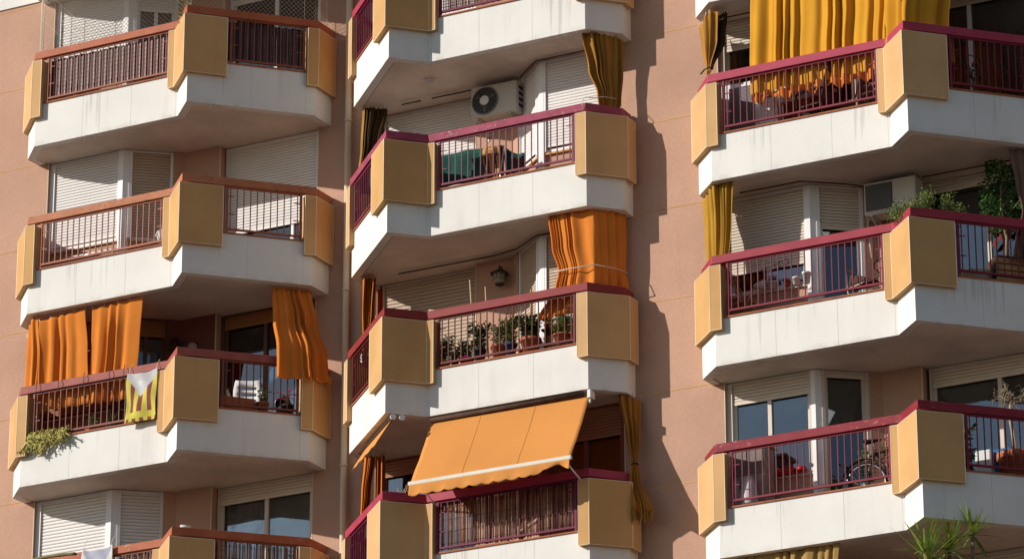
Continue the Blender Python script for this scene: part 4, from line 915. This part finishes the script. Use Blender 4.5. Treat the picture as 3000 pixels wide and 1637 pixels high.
specs=[(.40,'pale',PLASB,.11,.10),(.57,'dark leafed plant in a white bowl on the window sill',POTW,.08,.11),(.80,'small terracotta sill pot',POTT,.055,.11),(.96,'short white sill pot',POTW,.07,.11),(1.12,'tall white sill pot on the right end of the sill',POTW,.06,.17)]
labs=['white flower pot lying on its side on the window sill','white bowl with a dark leafed plant on the window sill','small terracotta pot between white pots on the window sill','short white pot on the window sill','tall white pot on the right end of the window sill']
for i,(x,_,pm,r,h) in enumerate(specs):
    if i==0:
        b=MB(); b.tube([(.30,-.16,1.43),(.48,-.18,1.44)],[.045,.07],12); tag(b.build('flower_pot',POTW,None,f),labs[0],'flower pot','pots on the window sill'); continue
    b=MB(); pot(b,x,-.12,1.361,r,h); 
    t=tag(b.build('flower_pot',[pm,SOIL],None,f),labs[i],'flower pot','pots on the window sill')
    if i==1:
        b=MB(); bush(b,x,-.12,1.46,.09,.12,50,.05,4,random.Random(2)); b.build('foliage',[LF2,mat('maroon_leaf',(.10,.02,.03),.6),BARK],t,f)
t=thing('folding_chair',(.18,-.5,.56),f,'wooden folding chair leaning behind the left end of the railing with the shrub','chair')
b=MB(); b.tube([(.02,-.55,1.66),(.40,-.40,.60)],.018,6); b.tube([(.02,-.30,1.60),(.40,-.2,.60)],.018,6); b.tube([(.45,-.55,1.25),(.05,-.45,.60)],.018,6); b.tube([(.45,-.3,1.25),(.05,-.2,.60)],.018,6); b.build('frame',WOODL,t,f)
b=MB()
for k in range(5): b.box(.10+.06*k,.145+.06*k,-.56,-.22,1.05+.012*k,1.07+.012*k)
b.build('seat',WOODL,t,f)
b=MB(); b.box(.0,.05,-.56,-.26,1.45,1.60); b.build('backrest',WOOD,t,f)
plantpot(f,.42,-.72,.60,.09,.16,POTG,.25,.12,'small green plant in a green pot at the foot of the folding chair',n=70,lf=.05,seed=90)
t=thing('metal_trolley',(2.2,-.45,.56),f,'dark cloth topped metal shopping trolley behind the railing near the large corner panel','trolley')
b=MB(); b.tube([(1.92,-.5,1.32),(1.94,-.5,.95),(2.05,-.5,.70)],.014,6); b.tube([(1.92,-.3,1.32),(1.94,-.3,.95),(2.05,-.3,.70)],.014,6); b.tube([(1.92,-.5,1.32),(1.92,-.3,1.32)],.016,6); b.tube([(1.94,-.5,1.0),(2.45,-.5,1.12)],.012,6); b.tube([(2.02,-.5,.9),(2.46,-.5,.94)],.012,6); b.build('frame',STEEL,t,f)
b=MB(); b.hexa([(1.95,-.52,1.02),(2.42,-.52,1.06),(2.42,-.28,1.06),(1.95,-.28,1.02),(1.98,-.5,1.24),(2.30,-.5,1.12),(2.30,-.3,1.12),(1.98,-.3,1.24)]); b.build('bag',WOODD,t,f,bevel=.03)
for y in (-.53,-.27): b=MB(); b.ring((2.02,y,.66),(0,1,0),.09,.018,18,6); b.build('wheel',BLK,t,f)
b=MB(); b.tube([(2.46,-.45,1.40),(2.36,-.45,1.36),(2.34,-.45,1.28),(2.40,-.45,1.22),(2.44,-.45,1.15)],.010,5); tag(b.build('umbrella_handle',BLK,None,f),'black hooked handle beside the large corner panel above the trolley','handle')
# pegs and hooks hanging on rail
b=MB(); b.tube([(1.0,-.55,1.62),(.55,-.55,1.50),(.60,-.55,1.44),(1.05,-.55,1.55)],.006,5)
for k in range(7): b.ring((.6+.07*k,-.55,1.50+.015*k),(1,0,0),.03,.004,10,4)
tag(b.build('clothes_hanger',WIRE,None,f),'black wire clothes hanger rack hanging in front of the cream shutter','hanger')
t=thing('shrub',f.de(.3,-.12)+(1.1,),f,'spreading fine leaved shrub growing out over the raspberry rail corner','shrub')
b=MB(); rg=random.Random(77)
for k in range(42):
    if rg.random()<.45: q=(f.c+rg.uniform(.10,.52),-1.14+rg.uniform(-.10,.1))
    else: q=f.de(rg.uniform(-.05,.95),-.12+rg.uniform(-.10,.08))
    x,y=q
    hgt=1.80+.24*math.exp(-((x-(f.c+.68))/.20)**2)+rg.uniform(-.08,.06)
    ex=Vector((x+rg.gauss(0,.05),y+rg.gauss(0,.04),hgt)); st=Vector((x*.7+(f.c+.55)*.3,y,1.45)); b.tube([st,(st+ex)/2+Vector((rg.gauss(0,.03),0,0)),ex],[.006,.004,.002],4,2)
    for j in range(46): p=st.lerp(ex,rg.uniform(.55,1.06)); b.leaf(p+Vector((rg.gauss(0,.032),rg.gauss(0,.03),rg.gauss(0,.025))),(rg.gauss(0,1),rg.gauss(0,1),rg.gauss(.5,.8)),.045,.02,rg.choice((0,0,1,3)),rg)
for k in range(9):
    ex=Vector((f.c+rg.uniform(-.02,.25),-1.10+rg.uniform(-.08,.08),1.69+rg.uniform(-.02,.12))); st=Vector((f.c+.38,-1.12,1.5)); b.tube([st,ex],.004,4,2)
    for j in range(55): p=st.lerp(ex,rg.uniform(.45,1.1)); b.leaf(p+Vector((rg.gauss(0,.035),rg.gauss(0,.03),rg.gauss(0,.03))),(rg.gauss(0,1),rg.gauss(0,1),rg.gauss(.5,.8)),.045,.02,rg.choice((0,0,1)),rg)
b.build('foliage',[LF3,LF1,BARK,LF4],t,f)
b=MB(); p=f.de(.25,-.28); b.prism([(p[0]-.22,p[1]-.12),(p[0]+.02,p[1]-.2),(p[0]+.28,p[1]+.08),(p[0]+.05,p[1]+.2)],.556,1.46); b.build('planter',POTT,t,f)
q=Vector(f.de(1.66,-.5)+(.0,))
t=thing('climbing_fig_tree',(q.x,q.y,.56),f,'large leafy tree in a wooden planter, right edge, same balcony as the shrub','tree')
b=MB(); b.tube([(q.x,q.y,1.0),(q.x+.03,q.y,1.6),(q.x-.04,q.y,2.1),(q.x,q.y,2.7)],[.035,.028,.022,.01],8); 
for k in range(9): b.tube([(q.x,q.y,1.7+k*.1),(q.x+rg.gauss(0,.12),q.y+rg.gauss(0,.1),1.95+k*.09)],.008,5)
b.build('trunk',BARK,t,f)
b=MB()
for k in range(2200):
    z=rg.uniform(1.72,2.80); a=rg.uniform(0,6.28); r_=.26*rg.random()**.5*(1.1 if 2.0<z<2.6 else .75)
    if math.sin(z*9+a*2)+rg.gauss(0,.5)<-.5: continue
    b.leaf((q.x+math.cos(a)*r_*1.1,q.y+math.sin(a)*r_,z),(math.cos(a),math.sin(a),-.9+rg.gauss(0,.4)),.075,.036,rg.choice((0,0,1)),rg)
b.build('crown',[LF2,LF1],t,f)
b=MB(); e=.24
b.hexa([f.de(1.42,-.28)+(.60,),f.de(1.95,-.28)+(.60,),f.de(1.95,-.66)+(.60,),f.de(1.42,-.66)+(.60,),f.de(1.42,-.28)+(1.24,),f.de(1.95,-.28)+(1.24,),f.de(1.95,-.66)+(1.24,),f.de(1.42,-.66)+(1.24,)])
for k in range(6): b.hexa([f.de(1.40,-.265)+(.62+k*.10,),f.de(1.97,-.265)+(.62+k*.10,),f.de(1.97,-.279)+(.62+k*.10,),f.de(1.40,-.279)+(.62+k*.10,)]+[f.de(1.40,-.265)+(.70+k*.10,),f.de(1.97,-.265)+(.70+k*.10,),f.de(1.97,-.279)+(.70+k*.10,),f.de(1.40,-.279)+(.70+k*.10,)],1)
b.build('planter',[WOODD,WOODL],t,f)
b=MB(); pts=[(0,.33),(.05,.30),(.10,.34),(.13,.26),(.24,.22),(.20,.16),(.12,.18),(.06,.10),(-.02,.02),(-.10,0),(-.08,.06),(-.01,.12),(.03,.20),(-.06,.24),(.02,.26)]
b.v=[]; bb=b.add([(3.86+x*.9,.622,1.69+z) for x,z in pts]); bb2=b.add([(3.86+x*.9,.630,1.69+z) for x,z in pts]); n_=len(pts); b.q([bb+i for i in range(n_)]); b.q([bb2+i for i in range(n_)][::-1])
for i in range(n_): b.q((bb+i,bb+(i+1)%n_,bb2+(i+1)%n_,bb2+i))
tag(b.build('bird_ornament',mat('dark_red_ornament',(.16,.015,.015),.5),None,f),'dark red bird shaped ornament on the window pane behind the right railing','ornament')
t=thing('white_basin',f.de(1.15,-.6)+(.56,),f,'pale plastic tub on the floor left of the wooden planter','tub'); p=f.de(1.25,-.62)
b=MB(); b.lathe(p[0],p[1],.70,[(.18,0),(.24,.32),(.26,.34),(.22,.34),(.18,.1)],18); b.build('tub',PLASB,t,f)
curtain(f,[((2.88,2.88),dp_(f,(1.64,-.16),(2.06,-.18)),.035),(2.3,dp_(f,(1.72,-.15),(2.04,-.17)),.035),(1.93,dp_(f,(1.80,-.15),(1.90,-.18)),.012),(1.5,dp_(f,(1.68,-.15),(1.90,-.18)),.03),(1.15,dp_(f,(1.62,-.15),(1.90,-.18)),.03)],'grey brown curtain knotted at the right edge of the balcony with the tree',FAD,folds=4,seed=72)
# R3
f=Fr('R',3); o=outline(f)
t=thing('garden_cupboard',(.28,-.42,.56),f,'grey wooden cupboard with plastic bags at the left behind the railing','cupboard')
b=MB(); b.box(.02,.56,-.55,-.2,.56,1.74,0); b.build('body',mat('weathered_wood',(.33,.29,.25),.9,.15,6),t,f)
b=MB(); b.box(-.02,.62,-.60,-.16,1.74,1.78); b.build('lid',PLASB,t,f); b=MB(); b.box(.05,.28,-.565,-.551,1.32,1.70); b.box(.31,.54,-.565,-.551,1.32,1.70); b.build('door',mat('weathered_wood_dark',(.20,.175,.15),.9,.15,6),t,f)
for i,(x,lb) in enumerate(((.14,'grey plastic sack left of the crumpled one at the foot of the cupboard'),(.38,'crumpled pale plastic sack at the right foot of the cupboard'))):
    b=MB(); rg=random.Random(i); b.lathe(x,-.72,.62,[(.09,0),(.13,.1),(.14,.28),(.10,.48),(.06,.6)],12); b.v=[(a+rg.gauss(0,.008),c+rg.gauss(0,.008),z) for a,c,z in b.v]
    tag(b.build('plastic_sack',[mat('grey_sack',(.40,.37,.37),.5),mat('pale_sack',(.55,.53,.52),.5)][i],None,f),lb,'sack')
b=MB(); b.box(.30,.42,-.62,-.56,1.02,1.10); tag(b.build('blue_tub',BLUE,None,f,bevel=.01),'small blue lid on top of the pale sack','lid')
for i,(x,l_) in enumerate(((.62,'low red ornament at the left of the window sill'),(.80,'red car shaped toy in the middle of the window sill'),(.96,'round red bowl at the right of the window sill'))):
    b=MB(); b.lathe(x,-.14,1.362,[(.05,0),(.085,.03),(.08,.075),(.03,.10)],12) if i!=1 else b.box(x-.09,x+.07,-.2,-.1,1.362,1.44).box(x-.05,x+.03,-.19,-.11,1.44,1.49)
    tag(b.build('sill_ornament',RED,None,f,bevel=.008),l_,'ornament','red things on the window sill')
b=MB(); 
for k in range(5): b.lathe(.50+.045*k,-.14+.02*(k%2),1.362,[(.018,0),(.022,.06),(.010,.09),(.010,.12)],8,k%2)
tag(b.build('bottles',[mat('clear_bottle',(.5,.52,.5),.2),LF3],None,f),'cluster of small bottles at the left end of the window sill','bottles')
# bicycle
def bicycle(fr,o,label):
    O=Vector(o); P=lambda a,z,y=0:O+Vector((a,y,z))
    t=thing('bicycle',o,fr,label,'bicycle')
    for cx in (0,1.02):
        b=MB(); b.ring(P(cx,.34),(0,1,0),.33,.017,40,8); wobj=b.build('wheel',BLK,t,fr)
        b=MB(); b.ring(P(cx,.34),(0,1,0),.305,.009,40,6); b.build('rim',CHR,wobj,fr)
        b=MB()
        for k in range(20): a=k*math.pi/10; b.tube([P(cx+.02*math.cos(a+1),.34+.02*math.sin(a+1),.02*(-1)**k),P(cx+.30*math.cos(a),.34+.30*math.sin(a))],.0022,3)
        b.build('spokes',CHR,wobj,fr); b=MB(); b.tube([P(cx,.34,-.05),P(cx,.34,.05)],.022,10); b.build('hub',CHR,wobj,fr)
    st,bb_,hd,hb=P(.17,.80),P(.43,.30),P(.80,.86),P(.85,.70)
    b=MB(); b.tube([st,bb_],.016,8); b.tube([bb_,hb],.018,8); b.tube([st+Vector((0,0,-.02)),hd],.014,8); b.tube([P(0,.34,.05),st],.010,6); b.tube([P(0,.34,-.05),st],.010,6); b.tube([P(0,.34,.05),bb_],.011,6); b.tube([P(0,.34,-.05),bb_],.011,6); b.tube([hd,hb],.02,8)
    for y in (.05,-.05): b.tube([hb,P(1.02,.34,y)],.012,6)
    b.build('frame',mat('dark_green_paint',(.02,.045,.04),.35),t,fr)
    b=MB(); b.tube([st,P(.14,.95)],.013,8); b.build('seat_post',CHR,t,fr)
    b=MB(); b.hexa([P(.0,.95,-.07),P(.26,.965,-.015),P(.26,.965,.015),P(.0,.95,.07),P(-.01,1.0,-.08),P(.27,.99,-.02),P(.27,.99,.02),P(-.01,1.0,.08)]); b.build('saddle',BLK,t,fr,bevel=.015)
    b=MB(); b.tube([hd,P(.77,.98)],.012,6); b.tube([P(.70,.98,.25),P(.77,.99,.1),P(.77,.99,-.1),P(.70,.98,-.25)],.012,6); b.build('handlebar',CHR,t,fr)
    b=MB(); b.ring(bb_,(0,1,0),.09,.006,24,4); b.tube([bb_+Vector((0,-.06,0)),bb_+Vector((.08,-.06,-.14))],.01,6); b.tube([bb_+Vector((0,.06,0)),bb_+Vector((-.08,.06,.14))],.01,6); b.box(bb_.x+.04,bb_.x+.13,bb_.y-.15,bb_.y-.06,bb_.z-.15,bb_.z-.13); b.build('crank',CHR,t,fr)
    b=MB()
    b.grid([[P(.385*math.cos(a),.34+.385*math.sin(a),y) for a in [.5+k*.2 for k in range(12)]] for y in (-.03,0,.03)]); b.build('mudguard',BLK,t,fr,solid=.004)
bicycle(f,(2.12,-.50,.556),'dark green bicycle leaning behind the railing near the large corner panel')
plantpot(f,2.05,-.25,.72,.13,.22,POTT,.62,.22,'leafy shrub in a pot behind the bicycle',n=300,lf=.06,ms=(LF3,LF1),seed=95)
plantpot(f,2.42,-.30,.72,.13,.22,POTT,.75,.18,'taller bush rising between bicycle and corner panel',n=300,lf=.055,ms=(LF1,LF4),seed=96)
b=MB(); b.box(1.80,1.92,-.62,-.5,.60,.95); b.tube([(1.72,-.55,1.25),(1.86,-.55,1.18),(1.88,-.55,.95)],.02,6); tag(b.build('foot_pump',BLK,None,f,bevel=.01),'black pump standing at the left of the bicycle wheel','pump')
q=Vector(f.de(1.66,-.5)+(0,))
t=thing('bare_potted_tree',(q.x,q.y,.56),f,'bare twisted little tree in a big terracotta pot at the right edge','tree')
b=MB(); pot(b,q.x,q.y,.70,.26,.52); b.build('pot',[POTT,SOIL],t,f)
b=MB(); b.tube([(q.x,q.y,1.15),(q.x-.03,q.y,1.5),(q.x-.07,q.y,1.85),(q.x-.02,q.y,2.05)],[.022,.02,.018,.014],7); rg=random.Random(14)
def branch(b,p,d,l,r,dep):
    e=p+d*l+Vector((rg.gauss(0,.02),rg.gauss(0,.02),rg.gauss(0,.02))); b.tube([p,(p+e)/2+Vector((rg.gauss(0,.015),rg.gauss(0,.015),rg.gauss(0,.015))),e],[r,r*.85,r*.7],4)
    if dep:
        for k in range(3): branch(b,e,(d+Vector((rg.gauss(0,.9),rg.gauss(0,.9),rg.gauss(-.1,.7)))).normalized(),l*.72,r*.68,dep-1)
for k in range(7): a=k*.9; branch(b,Vector((q.x-.02,q.y,2.03)),Vector((math.cos(a),math.sin(a),.45)).normalized(),.13,.010,3)
b.build('trunk',TWIG,t,f)
b=MB(); b.tube([(q.x+.03,q.y-.02,1.2),(q.x-.04,q.y-.02,1.95)],.008,5); b.build('stake',CANE,t,f)
p=f.de(1.50,-.75); b=MB(); b.box(p[0]-.2,p[0]+.25,p[1]-.1,p[1]+.1,.9,1.34); tag(b.build('covered_box',BLUE,None,f,bevel=.04),'blue covered box behind the big terracotta pot','box')
p=f.de(1.30,-.75); b=MB(); b.box(p[0]-.12,p[0]+.12,p[1]-.1,p[1]+.12,.56,1.30); tag(b.build('slim_cabinet',PLAS,None,f,bevel=.02),'narrow white cabinet left of the big terracotta pot','cabinet')
p=f.de(.80,-.3)
plantpot(f,p[0],p[1],.60,.13,.2,POTT,.95,.14,'tall broad leafed plant right of the large corner panel with the bicycle behind',n=60,lf=.15,ms=(LF1,LF2),seed=97,ww=.55,stems=4)
# R4
f=Fr('R',4)
curtain(f,[((2.92,2.90),[(-.05,-.80),(1.82,-.80)],.035),(2.6,[(-.05,-.80),(1.80,-.80)],.06),(1.5,[(-.05,-.80),(1.75,-.80)],.06)],'khaki ochre curtain under the lowest right balcony, top edge scalloped',KHA,folds=11,seed=99,n=120)
def yucca(fr,p,heads,label):
    t=thing('yucca_plant',p,fr,label,'yucca'); b=MB(); l=MB(); rg=random.Random(int(p[0]*100))
    for (hx,hy,hz,r) in heads:
        b.tube([p,((p[0]+hx)/2+.02,(p[1]+hy)/2,(p[2]+hz)/2),(hx,hy,hz)],[.04,.032,.028],8)
        for k in range(36):
            a=rg.uniform(0,6.28); el=rg.uniform(-.5,1.2); d=Vector((math.cos(a)*math.cos(el),math.sin(a)*math.cos(el),math.sin(el))); L_=r*rg.uniform(.8,1.15); w_=.018; s_=d.cross(Vector((0,0,1))).normalized() if abs(d.z)<.98 else Vector((1,0,0))
            pr=None
            for i in range(5):
                u=i/4; q=Vector((hx,hy,hz))+d*L_*u+Vector((0,0,-.12*r*u*u*(1.2-d.z))); ww=w_*(1-u)**.6*(.6+.8*min(1,u*3))+.001
                i0=l.add([q-s_*ww,q+s_*ww])
                if pr is not None: l.q((pr,pr+1,i0+1,i0),k%2)
                pr=i0
    b.build('trunk',BARK,t,fr); l.build('crown',[mat('yucca_leaf',(.20,.30,.07),.5,.25,9,trans=.25),LF4],t,fr)
q0=f.de(.72,0); q1=f.de(.36,.0); q2=f.de(.02,.05)
YL=mat('yucca_leaf',(.20,.30,.07),.5,.25,9,trans=.25)
yucca(f,f.de(.70,-.1)+(1.0,),[(*q0,2.70,.46)],'tallest yucca with a slender bare trunk at the bottom right')
yucca(f,f.de(.40,-.05)+(1.0,),[(*q1,2.46,.55)],'middle yucca between the tallest and the lowest one')
yucca(f,f.de(.0,0)+(1.0,),[(*q2,2.26,.68),(q2[0]-.08,q2[1]+.1,2.44,.50)],'lowest spreading yucca at the left of the group')

# swags hanging inside the panes of the balcony with the bicycle
f=Fr('R',3)
def swag(p0,p1,zt,zb,label):
    b=MB(); G=[]; L=math.hypot(p1[0]-p0[0],p1[1]-p0[1]); e=((p1[0]-p0[0])/L,(p1[1]-p0[1])/L)
    for k in range(15):
        v=k/14; row=[]
        for j in range(31):
            u=j/30; sag=4*u*(1-u); z=zt-(zt-zb)*v*(.12+.88*sag)-.0*v; d=-.16-.02*math.sin(v*26+u*3)*(sag**.5)-.03*sag*v
            row.append((p0[0]+e[0]*L*u+e[1]*d,p0[1]+e[1]*L*u-e[0]*d,z))
        G.append(row)
    b.grid(G); tag(b.build('swag_curtain',DRAPE,None,f,solid=.004),label,'curtain','cream swags behind the panes')
swag((-.08,-.10),(.48,-.10),2.62,2.36,'cream swag curtain behind the left pane of the sliding window')
swag((.50,-.10),(1.06,-.10),2.62,2.32,'cream swag curtain behind the right pane of the sliding window')
swag((1.33,-.01),(1.79,.36),2.82,2.05,'deep cream swag curtain behind the narrow door pane')
swag((2.78,.68),(3.68,.68),2.62,2.22,'cream swag behind the left pane of the wide window near the bare tree')
